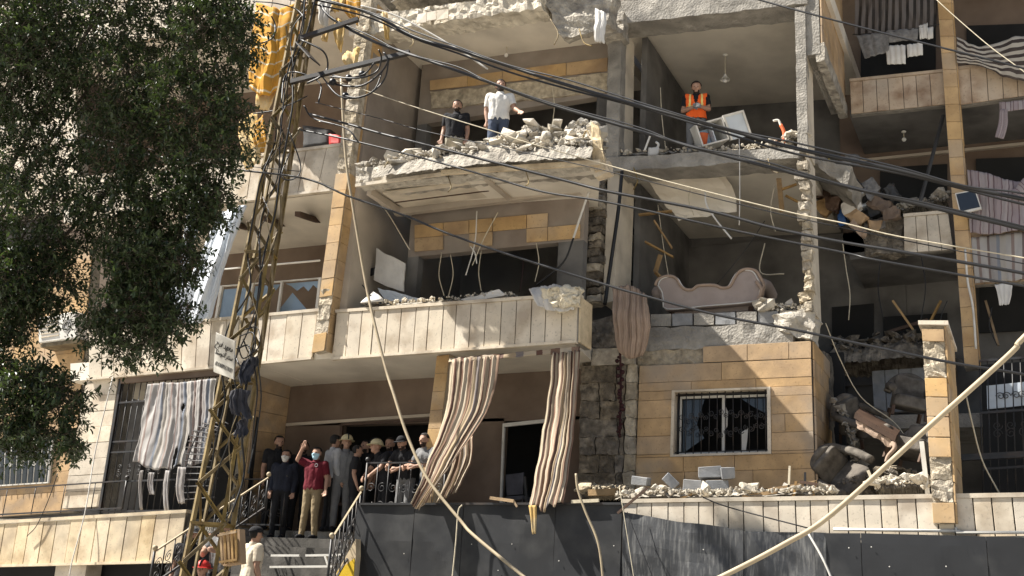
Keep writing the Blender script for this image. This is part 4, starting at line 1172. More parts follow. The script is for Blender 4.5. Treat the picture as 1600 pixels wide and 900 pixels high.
sheet([(1158, 830), (1200, 830), (1290, 832)], YK - .02, 'dusty_panel', .09, 6)
sheet([(1286, 833), (1344, 833)], YK, 'panel_metal', .018, 7)
sheet([(1345, 833), (1540, 838)], YK, 'panel_metal', .018, 8)
sheet([(1541, 838), (1680, 842)], YK, 'panel_metal', .02, 9)
bar('top_rail', P(562, 787.5, YK - .01), P(972, 787, YK - .01), .05, .035, 'black_metal', H)
for u in (648, 724, 868, 972): bar('post', P(u, 792, YK + .05), Vector((P(u, 792, YK).x, YK + .05, 0)), .05, .05, 'black_metal', H)

rv = random.Random(4)
for k in range(12):
    V, Fc = [], []; sphere_geo(V, Fc, P(rv.uniform(565, 1560), rv.uniform(845, 895), YK - .02), (.009, .006, .009), 6, 4); mk('rivet', V, Fc, 'white_metal', H)
# ================================================================== tree at the left
def tree():
    rnd = random.Random(3)
    t = thing('ficus_tree', 'large dark-leaved ficus tree overhanging the left of the street', 'tree', (P(-260, 900, 10).x, 10.0, 0))
    # crown lobes: photo pixel centre, plane, half width and half height in pixels, leaf count
    lobes = []
    def lobe(u, v, Y, ru, rv, n): lobes.append((P(u, v, Y), ru * Y * 1.18 / FPX, rv * Y * 1.18 / FPX, n))
    for a in [(60, 40, 10, 130, 90, 2300), (220, 40, 10.4, 120, 90, 2300), (335, 70, 10.2, 68, 85, 1500), (40, 150, 9.6, 95, 85, 1700), (170, 140, 10, 100, 80, 1900),
              (300, 165, 10.2, 92, 90, 2100), (55, 255, 9.8, 90, 70, 1500), (200, 235, 10.1, 95, 65, 1500), (320, 250, 10.2, 62, 60, 1000), (60, 350, 9.6, 95, 90, 2200),
              (180, 330, 10.0, 85, 60, 1300), (270, 330, 10.2, 80, 55, 1300), (310, 310, 10.2, 62, 48, 800), (60, 440, 9.7, 85, 55, 1500), (215, 415, 10.0, 62, 62, 1300), (270, 400, 10.1, 58, 50, 1000),
              (210, 485, 10.0, 70, 45, 1250), (160, 520, 10.0, 30, 30, 320), (265, 495, 10.1, 55, 26, 520), (225, 540, 10.0, 55, 24, 420), (178, 552, 10.0, 32, 24, 220),
              (25, 500, 9.6, 45, 45, 620), (40, 600, 9.5, 75, 38, 1300), (90, 625, 9.6, 46, 36, 650), (20, 650, 9.5, 60, 45, 800), (60, 680, 9.6, 60, 28, 600), (105, 690, 9.6, 26, 30, 200), (20, 700, 9.5, 30, 20, 160),
              (0, 545, 9.5, 40, 60, 700), (15, 440, 9.3, 60, 70, 1000), (30, 100, 9.2, 110, 110, 2200), (30, 20, 9.2, 110, 80, 1500), (345, 20, 10.3, 60, 40, 800), (380, 60, 10.4, 16, 60, 160), (370, 200, 10.3, 26, 60, 300)]:
        lobe(*a)
    vis = len(lobes)
    for a in [(-150, -60, 8.6, 150, 160, 2600), (60, -220, 8.8, 200, 110, 3200), (-90, 60, 9.6, 110, 160, 2400), (-90, 320, 9.4, 100, 150, 2200), (-80, 560, 9.4, 90, 110, 1300), (60, -120, 10, 170, 120, 3200), (240, -110, 10.2, 150, 110, 2800), (-120, -150, 9.6, 150, 130, 2500),
              (100, -300, 10, 190, 110, 2800), (-60, -320, 9.8, 160, 120, 2300), (260, -260, 10.4, 130, 90, 1800)]:
        lobe(*a)
    V, Fc = [], []
    twV, twF = [], []
    def leaf(p, d, s, up):
        w = s * rnd.uniform(.34, .46)
        sd = d.cross(up)
        if sd.length < 1e-4: return
        sd.normalize(); nrm = sd.cross(d).normalized()
        b = len(V)
        V.extend([p, p + d * s * .35 + sd * w * .5 + nrm * s * .06, p + d * s * .75 + sd * w * .38 + nrm * s * .04, p + d * s - nrm * s * .05,
                  p + d * s * .75 - sd * w * .38 + nrm * s * .04, p + d * s * .35 - sd * w * .5 + nrm * s * .06])
        Fc.append((b, b + 1, b + 2, b + 3)); Fc.append((b, b + 3, b + 4, b + 5))
    for li, (c, rx, rz, n) in enumerate(lobes):
        ry = max(rx, rz) * .85
        per = 13
        for k in range(int(n * (2.3 if li < vis else 1.2)) // per):
            while True:
                q = Vector((rnd.uniform(-1, 1), rnd.uniform(-1, 1), rnd.uniform(-1, 1)))
                if q.length < 1 and rnd.random() < .35 + .65 * q.length: break
            p = c + Vector((q.x * rx, q.y * ry, q.z * rz))
            if noise.noise(p * 1.9) < (-.38 if li < vis else -.6): continue              # gaps where what is behind shows through
            out = (Vector((q.x * rz, q.y, q.z * rx)) + Vector((rnd.gauss(0, .5), rnd.gauss(0, .5), rnd.gauss(-.1, .4)))).normalized()
            ln = rnd.uniform(.18, .34)
            e = p + out * ln + Vector((0, 0, -.04))
            tube_geo([p - out * .15, p, e], .004, 4, .0015, twV, twF)
            for i in range(per):
                f = .1 + .9 * i / (per - 1)
                lp = p.lerp(e, f)
                a = i * 2.4 + rnd.uniform(-.4, .4)
                s1 = out.orthogonal().normalized(); s2 = out.cross(s1)
                d = (out * rnd.uniform(.35, .9) + (s1 * math.cos(a) + s2 * math.sin(a)) + Vector((0, 0, -.12))).normalized()
                leaf(lp, d, rnd.uniform(.05, .1), Vector((rnd.uniform(-.5, .5), rnd.uniform(-.5, .5), 1)))
    m = bpy.data.materials.new('leaf'); m.use_nodes = True
    nt = m.node_tree; N, L = nt.nodes, nt.links; b = N['Principled BSDF']
    geo = N.new('ShaderNodeNewGeometry'); cr = N.new('ShaderNodeValToRGB')
    cr.color_ramp.elements[0].color = (0.012, 0.020, 0.009, 1); cr.color_ramp.elements[1].color = (0.046, 0.066, 0.024, 1)
    L.new(geo.outputs['Random Per Island'], cr.inputs[0]); L.new(cr.outputs[0], b.inputs['Base Color'])
    b.inputs['Roughness'].default_value = .45; b.inputs['Specular IOR Level'].default_value = .35
    tr = N.new('ShaderNodeBsdfTranslucent'); tr.inputs[0].default_value = (.10, .16, .025, 1)
    ms = N.new('ShaderNodeMixShader'); ms.inputs[0].default_value = .13
    L.new(b.outputs[0], ms.inputs[1]); L.new(tr.outputs[0], ms.inputs[2]); L.new(ms.outputs[0], N['Material Output'].inputs[0])
    M['leaf'] = m
    cro = mk('crown', V, Fc, 'leaf', t)
    o = mk('twigs', twV, twF, 'bark', t); o['kind'] = 'stuff'
    base = WL[t]
    fork = Vector((base.x + .3, 10.0, 3.6))
    tube('trunk', [base + Vector((0, 0, -.1)), base + Vector((.05, .05, 1.8)), fork], .30, 'bark', t, 12, .22)
    for li, (c, rx, rz, n) in enumerate(lobes):
        if n < 2000: continue
        mid = fork.lerp(c, .5) + Vector((rnd.uniform(-.3, .3), rnd.uniform(-.3, .3), .4 * rnd.random()))
        tube('limb', [fork, mid, c + Vector((0, 0, rz * .3))], .05, 'bark', t, 7, .010)
tree()
# ================================================================== lattice mast
def mast():
    Ym = 13.0
    a, b = P(322, 880, Ym), P(490, -60, Ym)
    d = (b - a) / (b.z - a.z)
    foot = a - d * a.z
    t = thing('lattice_mast', 'leaning rusty olive lattice mast carrying tangled cables beside the stairs', 'mast', foot)
    zt = b.z
    def hw(z): return .28 + (.12 - .28) * z / zt
    rot = Matrix.Rotation(math.radians(24), 3, 'Z')
    cs = [rot @ Vector(c) for c in ((-1, -1, 0), (1, -1, 0), (1, 1, 0), (-1, 1, 0))]
    def pt(k, z): return foot + d * z + cs[k % 4] * hw(z)
    for k in range(4):
        angle_bar('leg', pt(k, 0), pt(k, zt), .058, .010, 'rusty_steel', t, -cs[k])
    rnd = random.Random(5)
    z = .3; i = 0
    while z < zt - .5:
        h = .62 - .25 * z / zt
        for k in range(4):
            if rnd.random() < .06: continue
            j = rnd.uniform(-.05, .05)
            p, q = (pt(k, z), pt(k + 1, z + h)) if (i + k) % 2 else (pt(k + 1, z), pt(k, z + h))
            angle_bar('brace', p, q + Vector((j, j, 0)), .040, .007, 'rusty_steel', t, cs[k])
            if i % 4 == 0: angle_bar('brace', pt(k, z), pt(k + 1, z), .04, .007, 'rusty_steel', t, cs[k])
        z += h; i += 1
    # cross arms with clamps
    c0 = lambda v: foot + d * P(480, v, Ym).z
    for (u0, v0, u1, v1) in ((455, 128, 640, 82), (470, 60, 560, 30)):
        bar('cross_arm', P(u0, v0, Ym - .3), P(u1, v1, Ym - .1), .07, .07, 'black_metal', t)
    for u, v in ((520, 128), (545, 122), (566, 116), (540, 150)):
        V, Fc = [], []; sphere_geo(V, Fc, P(u, v, Ym - .25), .06); mk('insulator', V, Fc, 'cable_black', t, smooth=True)
    bar('hanging_plate', P(470, 72, Ym - .35), P(492, 96, Ym - .35), .3, .02, 'black_metal', t)
    return t
mast()
# ------------------------------------------------------------------ cables
def cable(label, pts, r=.02, m='cable_black', name='cable', cat='cable', group=None, seg=6):
    o = tube(name, pt3(pts), r * .82, m, None, seg)
    return tag(o, label, cat, group)
cY = lambda l, y0, y1: [(u, v, y0 + (y1 - y0) * i / (len(l) - 1)) for i, (u, v) in enumerate(l)]
b1 = [(440, -12), (567, 17), (647, 57), (713, 77), (794, 103), (890, 134), (1000, 165), (1140, 203), (1240, 231), (1407, 267), (1507, 292), (1600, 311), (1760, 345)]
cable('upper thick black cable of the pair crossing in front of the orange-vested man', cY(b1, 13, 12), .030)
cable('thin black cable twisted along the upper thick cable', cY([(u, v - 5 + 4 * math.sin(i * 2.1)) for i, (u, v) in enumerate(b1)], 12.95, 11.95), .014)
cable('second strand hugging the underside of the upper thick cable', cY([(u, v + 6 + 3 * math.sin(i * 1.7 + 1)) for i, (u, v) in enumerate(b1)], 13.0, 12.1), .017)
b2 = [(500, 8), (520, 30), (580, 63), (633, 82), (713, 110), (763, 128), (859, 163), (1000, 205), (1073, 227), (1187, 257), (1330, 293), (1440, 320), (1600, 358), (1760, 398)]
cable('lower thick black cable of the pair, crossing in front of the white-shirted man', cY(b2, 13, 12), .028)
cable('thin strand wound around the lower thick cable', cY([(u, v - 3 + 4 * math.sin(i * 2.6)) for i, (u, v) in enumerate(b2)], 12.95, 11.95), .013)
cable('black cable from the mast passing over the broken slab edge and sofa room', cY([(483, 178), (540, 193), (600, 210), (660, 225), (875, 280), (950, 299), (1105, 329), (1212, 357), (1320, 379), (1407, 393), (1600, 427), (1760, 460)], 13, 12), .023)
cable('black cable hanging just below the one over the sofa room', cY([(470, 203), (520, 213), (560, 222), (660, 247), (758, 274), (850, 300), (950, 316), (1157, 362), (1320, 395), (1373, 407), (1600, 447), (1760, 478)], 13, 12), .017)
cable('thin dark wire below the man in the dark shirt', cY([(493, 160), (600, 187), (660, 204), (780, 230), (900, 256), (1000, 280), (1200, 330), (1400, 373), (1600, 412), (1760, 445)], 13.1, 12.2), .008)
cable('pale yellowish rope strung across the whole facade', cY([(500, 118), (567, 140), (660, 171), (780, 208), (822, 222), (1000, 272), (1107, 300), (1240, 333), (1320, 349), (1407, 370), (1600, 403), (1760, 432)], 13.1, 12.4), .009, 'rope_pale', 'rope', 'rope')
cable('long black cable from the tree down across the pilaster and over the window wall', cY([(-120, 176), (0, 200), (133, 223), (333, 260), (472, 278), (543, 306), (630, 336), (708, 368), (814, 404), (950, 446), (1010, 463), (1120, 492), (1240, 515), (1347, 538), (1489, 567), (1600, 585), (1760, 618)], 12.4, 12.2), .019)
cable('black cable cutting across the top right corner past the laundry', cY([(1080, -30), (1187, 0), (1260, 20), (1378, 51), (1478, 76), (1600, 107), (1760, 150)], 12.6, 12), .014)
cable('thin white wire in the top right corner before the striped blanket', cY([(1440, -30), (1464, 0), (1540, 67), (1600, 112), (1700, 190)], 13, 12.6), .007, 'rope_pale', 'wire', 'wire')
cable('thin dark wire strung low behind the mast to the tree', cY([(-100, 160), (0, 186), (140, 214), (330, 252), (470, 268)], 12.0, 13), .008)
cable('pale grey cable sweeping from the rags down to the upper loggia ceiling', cY([(560, 8), (612, 22), (660, 45), (720, 80), (762, 108)], 14, 14.4), .018, 'white_metal')
# long conduits
cable('long pale conduit hanging from the pilaster down over the porch to the hoarding', [(533, 123, 15.5), (540, 243, 15.5), (552, 327, 15.5), (572, 445, 15.5), (586, 509, 15.4), (604, 580, 15.3), (616, 618, 15.2), (637, 682, 15.1), (668, 748, 15.0), (720, 814, 14.9), (742, 838, 14.8), (817, 900, 14.6), (900, 970, 14.4)], .032, 'conduit', 'conduit_pipe', 'pipe')
cable('thick pale pipe slanting across the lower right corner', [(1720, 415, 12), (1600, 527, 12), (1578, 553, 12), (1451, 667, 12), (1300, 803, 12), (1226, 850, 12), (1126, 902, 12), (1020, 950, 12)], .036, 'conduit', 'conduit_pipe', 'pipe', seg=10)
cable('white rope hanging over the black hoarding beside the pale conduit', [(722, 789, 15.6), (716, 800, 15.6), (712, 850, 15.6), (704, 930, 15.6)], .014, 'rope_pale', 'rope', 'rope')
cable('broken pale branch-like pipe hanging off the hoarding under the stone pier', [(900, 740, 15.5), (903, 765, 15.5), (915, 800, 15.5), (935, 850, 15.5), (944, 920, 15.5)], .025, 'conduit', 'conduit_pipe', 'pipe')
cable('thin taut wire running down the dusty dented panel', [(968, 762, 15.6), (975, 805, 15.55), (994, 925, 15.5)], .008, 'rope_pale', 'wire', 'wire')
cable('second thin dark wire running down the dusty dented panel', [(980, 800, 15.6), (992, 832, 15.55), (1025, 915, 15.5)], .008, 'cable_black', 'wire', 'wire')
cable('white strip leaning on the hoarding by the slanting pipe', [(1262, 832, 15.5), (1285, 872, 15.4), (1302, 910, 15.4)], .020, 'white_metal', 'metal_strip', 'strip')
cable('dark metal rod lying across the ledge beside the grey blocks', [(1098, 777, 15.9), (1140, 793, 15.85), (1262, 825, 15.8)], .012, 'black_metal', 'metal_rod', 'rod')
cable('black drainpipe on the plaster wall left of the sofa room', [(972, 268, YF - .1), (966, 330, YF - .1), (956, 400, YF - .1), (945, 476, YF - .1)], .045, 'cable_black', 'drainpipe', 'pipe')
cable('white string hanging down the sofa room from the slab above', [(1155, 215, YF - .2), (1156, 300, YF - .2), (1155, 352, YF - .2)], .010, 'white_fabric', 'string', 'string')
cable('bent white strip light dangling in the sofa room', [(1102, 300, YF + .3), (1104, 320, YF + .3), (1120, 345, YF + .3), (1143, 373, YF + .3)], .022, 'white_metal', 'strip_light', 'light')
cable('dark wire sagging to the sofa back', [(1195, 345, YF + .6), (1165, 390, YF + .6), (1120, 445, YF + .5)], .008, 'cable_black')
cable('thin white cable looping in front of the wing beside the broken column', [(1316, 375, YRW - .3), (1322, 420, YRW - .3), (1328, 460, YRW - .3), (1326, 500, YRW - .3)], .012, 'rope_pale', 'wire', 'wire')
cable('thin pale wire slack across the torn flank to the armchairs', [(1290, 505, YF + .5), (1312, 560, YF + .8), (1345, 620, YF + 1), (1395, 658, YF + 1), (1420, 690, YF + 1)], .012, 'rope_pale', 'wire', 'wire')
cable('pale cable dangling beside the tiled wall stub', [(1510, 620, YT + .6), (1520, 665, YT + .6), (1535, 720, YT + .6), (1562, 772, YT + .6)], .013, 'rope_pale', 'wire', 'wire')
cable('white thin cord hanging in front of the white coursed wall', [(176, 590, 16.3), (150, 700, 16.2), (133, 800, 15.9), (112, 880, 15.8), (105, 930, 15.8)], .013, 'white_fabric', 'cord', 'cord')
cable('grey bent wire hanging off the left terrace rail', [(90, 740, YT - .1), (76, 780, YT - .1), (58, 820, YT - .1), (42, 838, YT - .1)], .010, 'cable_black', 'wire', 'wire')
rl = random.Random(11)
LB = ['big black cable loop on the mast head', 'cable loop round the mast under the cross arm', 'drooping cable loop right of the mast', 'wide slack cable loop below the cross arm', 'cable loop beside the yellow awning', 'long cable loop between mast and pilaster',
      'narrow cable loop on the mast at the third floor', 'coiled cable loop above the hanging sign', 'coiled cable ring beside the hanging sign', 'small coil of cable behind the hanging sign', 'loose cable hanging down the right of the mast', 'second loose cable right of the mast before the porch wall', 'short cable tail under the cross arm', 'outermost slack loop hanging from the cross arm clamp', 'innermost slack loop hanging from the cross arm clamp', 'cable tangle strand reaching to the tree', 'black cable coming in at the mast top from the left']
LP = [[(470, 62), (505, 80), (512, 105), (500, 120), (480, 130)], [(440, 160), (445, 120), (465, 113), (500, 130), (498, 160)], [(515, 120), (560, 122), (588, 112), (596, 92), (592, 78)], [(510, 130), (560, 135), (590, 118), (606, 96), (600, 82)], [(395, 72), (425, 60), (430, 40), (424, 25)], [(475, 165), (490, 185), (540, 200), (560, 222)],
      [(450, 200), (470, 260), (458, 280), (440, 275), (452, 240)], [(375, 525), (395, 520), (398, 545), (380, 560), (372, 540)], [(382, 515), (402, 512), (405, 540), (390, 552), (380, 530)], [(370, 545), (388, 540), (390, 565), (376, 572), (368, 556)], [(402, 560), (408, 620), (400, 680), (388, 740)], [(396, 560), (402, 610), (397, 660), (392, 720)], [(540, 150), (560, 152), (585, 140), (598, 110)], [(500, 115), (530, 150), (570, 150), (600, 125), (608, 90)], [(520, 118), (545, 122), (570, 115), (585, 98)], [(395, 178), (430, 172), (460, 160), (480, 150)], [(395, 2), (430, 5), (462, 14), (478, 30)]]
for lb, pl_ in zip(LB, LP):
    cable(lb, [(u, v, 12.7 + rl.uniform(-.15, .15)) for u, v in pl_], rl.choice((.013, .016, .02)))
MS = [('black cable clinging to the left legs of the mast', -.22, .016), ('black cable clinging to the right legs of the mast', .20, .018), ('grey cable snaking up the middle of the mast', 0.0, .013), ('brown wire zigzagging up the mast', .08, .008), ('thin wire spiralling round the upper mast', -.1, .009)]
for i, (lb, ox, r) in enumerate(MS):
    rm_ = random.Random(100 + i); pts = []
    for k in range(15):
        v = 800 - k * 58 if i < 4 else 420 - k * 29
        u = 336 + (800 - v) * .178 + ox * 110 * (v / 900 + .25) + rm_.uniform(-12, 12)
        pts.append((u, v, 12.72 + rm_.uniform(-.1, .12)))
    cable(lb, pts, r, 'cable_black' if i != 3 else 'rusty_steel')
# ------------------------------------------------------------------ hanging sign with lettering
def sign():
    q = rquad([(337, 519), (367, 533), (365, 593), (333, 581)], 12.55)
    t = thing('hanging_sign', 'white sign with black Arabic lettering tied to the lattice mast', 'sign', q[3])
    n = (q[1] - q[0]).cross(q[3] - q[0]).normalized()
    if n.y > 0: n = -n
    bevel(extr('board', q, -n * .025, 'sign_white', t), .006)
    bar('backing_strut', quadpt(q, .5, .2) - n * .04, quadpt(q, .5, .8) - n * .04, .04, .03, 'rusty_steel', t)
    ex = (q[1] - q[0]).normalized(); ez = n.cross(ex).normalized()
    if ez.z < 0: ez = -ez
    W = (q[1] - q[0]).length; H = (q[3] - q[0]).length
    def text(s, tt, h, m, width):
        cu = bpy.data.curves.new('lettering', 'FONT'); cu.body = s; cu.align_x = 'CENTER'; cu.align_y = 'CENTER'; cu.size = h; cu.extrude = .002
        o = bpy.data.objects.new('lettering', cu); COL.objects.link(o)
        dg = bpy.context.evaluated_depsgraph_get(); me = bpy.data.meshes.new_from_object(o.evaluated_get(dg))
        bpy.data.objects.remove(o)
        if not me.vertices: return
        xs = [v.co.x for v in me.vertices]; cur = max(xs) - min(xs); cx = (max(xs) + min(xs)) / 2
        c = quadpt(q, .5, tt) + n * .004
        for v in me.vertices:
            p = ex * ((v.co.x - cx) * width / cur) + ez * v.co.y + n * v.co.z
            v.co = p
        me.materials.clear(); me.materials.append(M[m])
        o = link('lettering', me, t, c)
    # letters in their joined presentation forms, written right to left
    r = lambda s: s[::-1]
    text(r('\ufee3\ufecc\ufeec\ufeaa \ufed3\ufeae\ufea1'), .25, H * .20, 'ink', W * .86)
    text(r('\ufeb3\ufee8\ufe98\ufeae \ufe8d\ufedf\ufe98\ufeee\ufeb3\ufe98\ufedc'), .48, H * .17, 'ink', W * .88)
    text('05 KARIM-5.TKED', .78, H * .13, 'ink_grey', W * .86)
sign()
# dark rags caught in the mast
for i, (u, v, w, h) in enumerate([(388, 590, 20, 60), (380, 640, 26, 50), (372, 680, 18, 40)]):
    o = cloth('rag', [pt3([(u - w / 2, v - h / 2, 12.5), (u + w / 2, v - h / 2 - 4, 12.6)]), pt3([(u - w * .6, v, 12.4), (u + w * .4, v, 12.6)]), pt3([(u - w * .3, v + h / 2, 12.5), (u + w * .5, v + h * .45, 12.5)])], 'rag_grey', None, 24, 24, 3, .05, .11, .7, 20 + i)
    tag(o, ['dark rag caught in the mast just right of the sign', 'dark rag caught in the mast at porch height', 'lowest dark rag caught in the mast'][i], 'rag')
# street lamp head reaching out of the leaves
sl = thing('street_lamp', 'slim dark street lamp head sticking out among the tree leaves', 'street lamp', P(283, 300, 10.1))
bar('lamp_head', P(207, 343, 10.1), P(262, 312, 10.1), .09, .04, 'black_metal', sl)
bar('arm', P(258, 314, 10.1), P(296, 293, 10.3), .035, .035, 'black_metal', sl)
tube('post', [P(283, 300, 10.3), P(280, 400, 10.3), P(279, 452, 10.3)], .025, 'black_metal', sl)
# tan slatted crate carried before the mast
def crate():
    q = rquad([(343, 832), (372, 826), (374, 880), (346, 884)], 12.2)
    t = thing('slatted_crate', 'tan slatted crate held up in front of the mast at the stair foot', 'crate', q[3])
    extr('back_panel', [p + Vector((0, .03, 0)) for p in q], (0, .12, 0), 'cardboard', t)
    panels('slat', q, col_cuts(5), .025, 'wood', t, gap=.012)
    for tt in (.1, .9): bar('batten', quadpt(q, 0, tt) + Vector((0, -.04, 0)), quadpt(q, 1, tt) + Vector((0, -.04, 0)), .02, .03, 'wood', t)
crate()
# round iron fan grille leaning behind the mast
def fangrille():
    Yg = 16.2
    t = thing('bent_wire_rack', 'bent black wire rack hanging in front of the barred opening behind the mast', 'rack', P(310, 740, Yg))
    top = [(342, 655), (318, 668), (303, 690), (293, 720), (290, 750), (296, 780)]
    bot = [(352, 660), (336, 672), (326, 692), (320, 720), (318, 750), (322, 778)]
    A, Bc = spline(pt3([(u, v, Yg) for u, v in top]), 3), spline(pt3([(u, v, Yg - .2) for u, v in bot]), 3)
    tube('rim', A, .014, 'black_metal', t, straight=True); tube('rim', Bc, .014, 'black_metal', t, straight=True)
    for a, b in zip(A, Bc): tube('wire', [a + (a - b) * .7, b + (b - a) * .5], .010, 'black_metal', t, 5, straight=True)
fangrille()

# ================================================================== cloth
def ctag(o, label, cat='curtain', group=None): return tag(o, label, cat, group)
Yc = 15.6
ctag(cloth('curtain', [pt3([(703, 562, YB - .05), (745, 558, YB - .05), (781, 555, YB - .05)]), pt3([(695, 640, YB - .2), (735, 640, YB - .25), (770, 618, YB - .2)]), pt3([(672, 710, 16.0), (700, 712, 15.9), (738, 680, 16.0)]),
                       pt3([(655, 760, Yc), (672, 765, Yc), (690, 745, Yc)]), pt3([(641, 790, Yc - .1), (650, 800, Yc - .1), (662, 792, Yc - .1)])], 'curtain_brown', None, 110, 44, 5, .045, .02, .06, 1), 'brown striped curtain blown sideways and bunched to a knot over the hoarding')
ctag(cloth('curtain', [pt3([(708, 690, YB + .1), (740, 680, YB + .1)]), pt3([(705, 730, YB), (735, 725, YB)]), pt3([(680, 790, YB - .1), (712, 775, YB - .1)])], 'curtain_brown', None, 30, 20, 4, .04, .02, .1, 2), 'lower striped curtain end hanging behind the knotted curtain')
ctag(cloth('curtain', [pt3([(864, 552, YB - .05), (885, 550, YB - .05), (906, 547, YB - .05)]), pt3([(853, 640, YB - .2), (880, 640, YB - .2), (900, 635, YB - .2)]), pt3([(838, 730, 15.9), (866, 732, 15.85), (890, 722, 15.9)]),
                       pt3([(824, 800, Yc - .1), (850, 806, Yc - .1), (878, 800, Yc - .1)])], 'curtain_brown', None, 90, 40, 4, .05, .02, .10, 3), 'brown striped curtain with a torn hem hanging straight before the porch')
ctag(cloth('torn_strip', [pt3([(826, 790, Yc - .15), (838, 790, Yc - .15)]), pt3([(829, 812, Yc - .15), (838, 812, Yc - .15)]), pt3([(832, 836, Yc - .15), (837, 836, Yc - .15)])], 'rag_ochre', None, 10, 12, 2, .02, .01, .1, 4), 'frayed strip dangling from the torn curtain hem', 'cloth strip')
ctag(cloth('valance', [pt3([(702, 560, YB - .02), (800, 551, YB - .02), (906, 541, YB - .02)]), pt3([(701, 568, YB - .05), (800, 560, YB - .05), (905, 551, YB - .05)])], 'curtain_brown', None, 60, 8, 9, .02, .005, .3, 5), 'scalloped striped awning edge under the middle balcony', 'valance')
ctag(cloth('curtain', [pt3([(232, 600, YB - .12), (280, 597, YB - .12), (336, 592, YB - .12)]), pt3([(222, 660, YB - .2), (276, 660, YB - .2), (330, 656, YB - .2)]), pt3([(205, 730, YB - .35), (262, 742, YB - .3), (322, 732, YB - .2)])], 'curtain_grey', None, 120, 40, 6, .035, .025, .12, 6, tears=((.58, .35, .02, .06), (.56, .9, .03, .1), (.7, .75, .02, .08))), 'long grey striped curtain draped over the barred opening at the left')
for i, (u, w, v0, v1, lb) in enumerate([(222, 5, 735, 800, 'thin knotted strip hanging from the left grey curtain'), (238, 9, 738, 775, 'short twisted strip hanging from the left grey curtain'), (262, 8, 735, 812, 'longest torn strip below the left grey curtain'), (285, 12, 730, 790, 'broad torn strip below the left grey curtain')]):
    ctag(cloth('torn_strip', [pt3([(u - w / 2, v0, YB - .35), (u + w / 2, v0, YB - .35)]), pt3([(u - w / 2 - 3, (v0 + v1) / 2, YB - .38), (u + w / 2 - 3, (v0 + v1) / 2, YB - .36)]), pt3([(u - w / 2, v1, YB - .36), (u + w / 3, v1, YB - .36)])], 'curtain_grey', None, 8, 16, 2, .02, .02, .1, 30 + i), lb, 'cloth strip')
# yellow awning and rags behind the mast head
ctag(cloth('awning', [pt3([(398, 2, 16.3), (432, 12, 15.9), (480, 0, 16.3)]), pt3([(392, 70, 16.2), (428, 78, 15.7), (466, 66, 16.2)]), pt3([(388, 140, 16.3), (418, 152, 15.9), (446, 134, 16.3)])], 'awning_yellow', None, 40, 40, 3, .10, .06, .05, 7), 'torn yellow awning with thin white stripes beside the mast top', 'awning')
rg = [((404, 140), (432, 136), (420, 175), (400, 172), 'rag_ochre', 'crumpled ochre rag under the yellow awning'), ((372, 190), (402, 176), (408, 262), (384, 275), 'rag_ochre', 'long ochre rag hanging between tree and mast'), ((393, 196), (412, 180), (418, 240), (402, 246), 'awning_yellow', 'yellow awning scrap beside the mast at the third floor'),
      ((500, -6), (523, -4), (512, 48), (502, 46), 'white_fabric', 'white torn cloth at the mast top'), ((528, -6), (565, -10), (560, 46), (545, 30), 'awning_yellow', 'triangular striped ochre cloth hanging at the top edge'), ((520, -8), (545, -8), (530, 18), (522, 22), 'rag_ochre', 'ochre rag knotted between the white and striped cloths'),
      ((526, 28), (540, 34), (532, 88), (522, 70), 'rag_ochre', 'shredded pale rag dangling from the top cables'), ((536, 84), (562, 74), (556, 108), (540, 100), 'rag_ochre', 'curled ochre rag on the cross arm'), ((598, 20), (607, 20), (609, 66), (603, 66), 'rag_ochre', 'narrow ochre strip hanging from the top cables'), ((506, 50), (514, 44), (512, 66), (505, 64), 'rag_ochre', 'small ochre rag left of the shredded one'),
      ((930, 14), (946, 20), (944, 72), (930, 70), 'white_fabric', 'pale splintered sheet hanging at the broken top slab')]
for i, (a, b, c, d, m, lb) in enumerate(rg):
    Yr = 13.6 if a[0] > 480 else 16.2
    if a[0] > 900: Yr = 16.3
    ctag(cloth('rag', [pt3([(*a, Yr), (*b, Yr)]), pt3([((a[0] * .5 + d[0] * .5) - 3, (a[1] + d[1]) / 2, Yr - .1), ((b[0] + c[0]) / 2, (b[1] + c[1]) / 2, Yr - .05)]), pt3([(*d, Yr), (*c, Yr)])], m, None, 14, 16, 2, .04, .04, .15, 50 + i), lb, 'rag')
ctag(cloth('tarp', [pt3([(338, 336, YB - .1), (362, 326, YB - .1), (384, 318, YB - .1)]), pt3([(302, 420, YB - .3), (328, 425, YB - .35), (350, 420, YB - .2)]), pt3([(262, 502, YB - .4), (296, 512, YB - .4), (328, 500, YB - .3)])], 'tarp_white', None, 40, 30, 3, .07, .03, .05, 8), 'bluish white tarp slanting down behind the tree onto the balcony', 'tarp')
ctag(cloth('tarp', [pt3([(300, 300, YB - .1), (330, 300, YB - .1)]), pt3([(285, 380, YB - .3), (300, 390, YB - .3)]), pt3([(256, 470, YB - .4), (275, 490, YB - .4)])], 'tarp_white', None, 20, 20, 2, .07, .03, .05, 9), 'narrow white tarp edge partly hidden by the leaves', 'tarp')
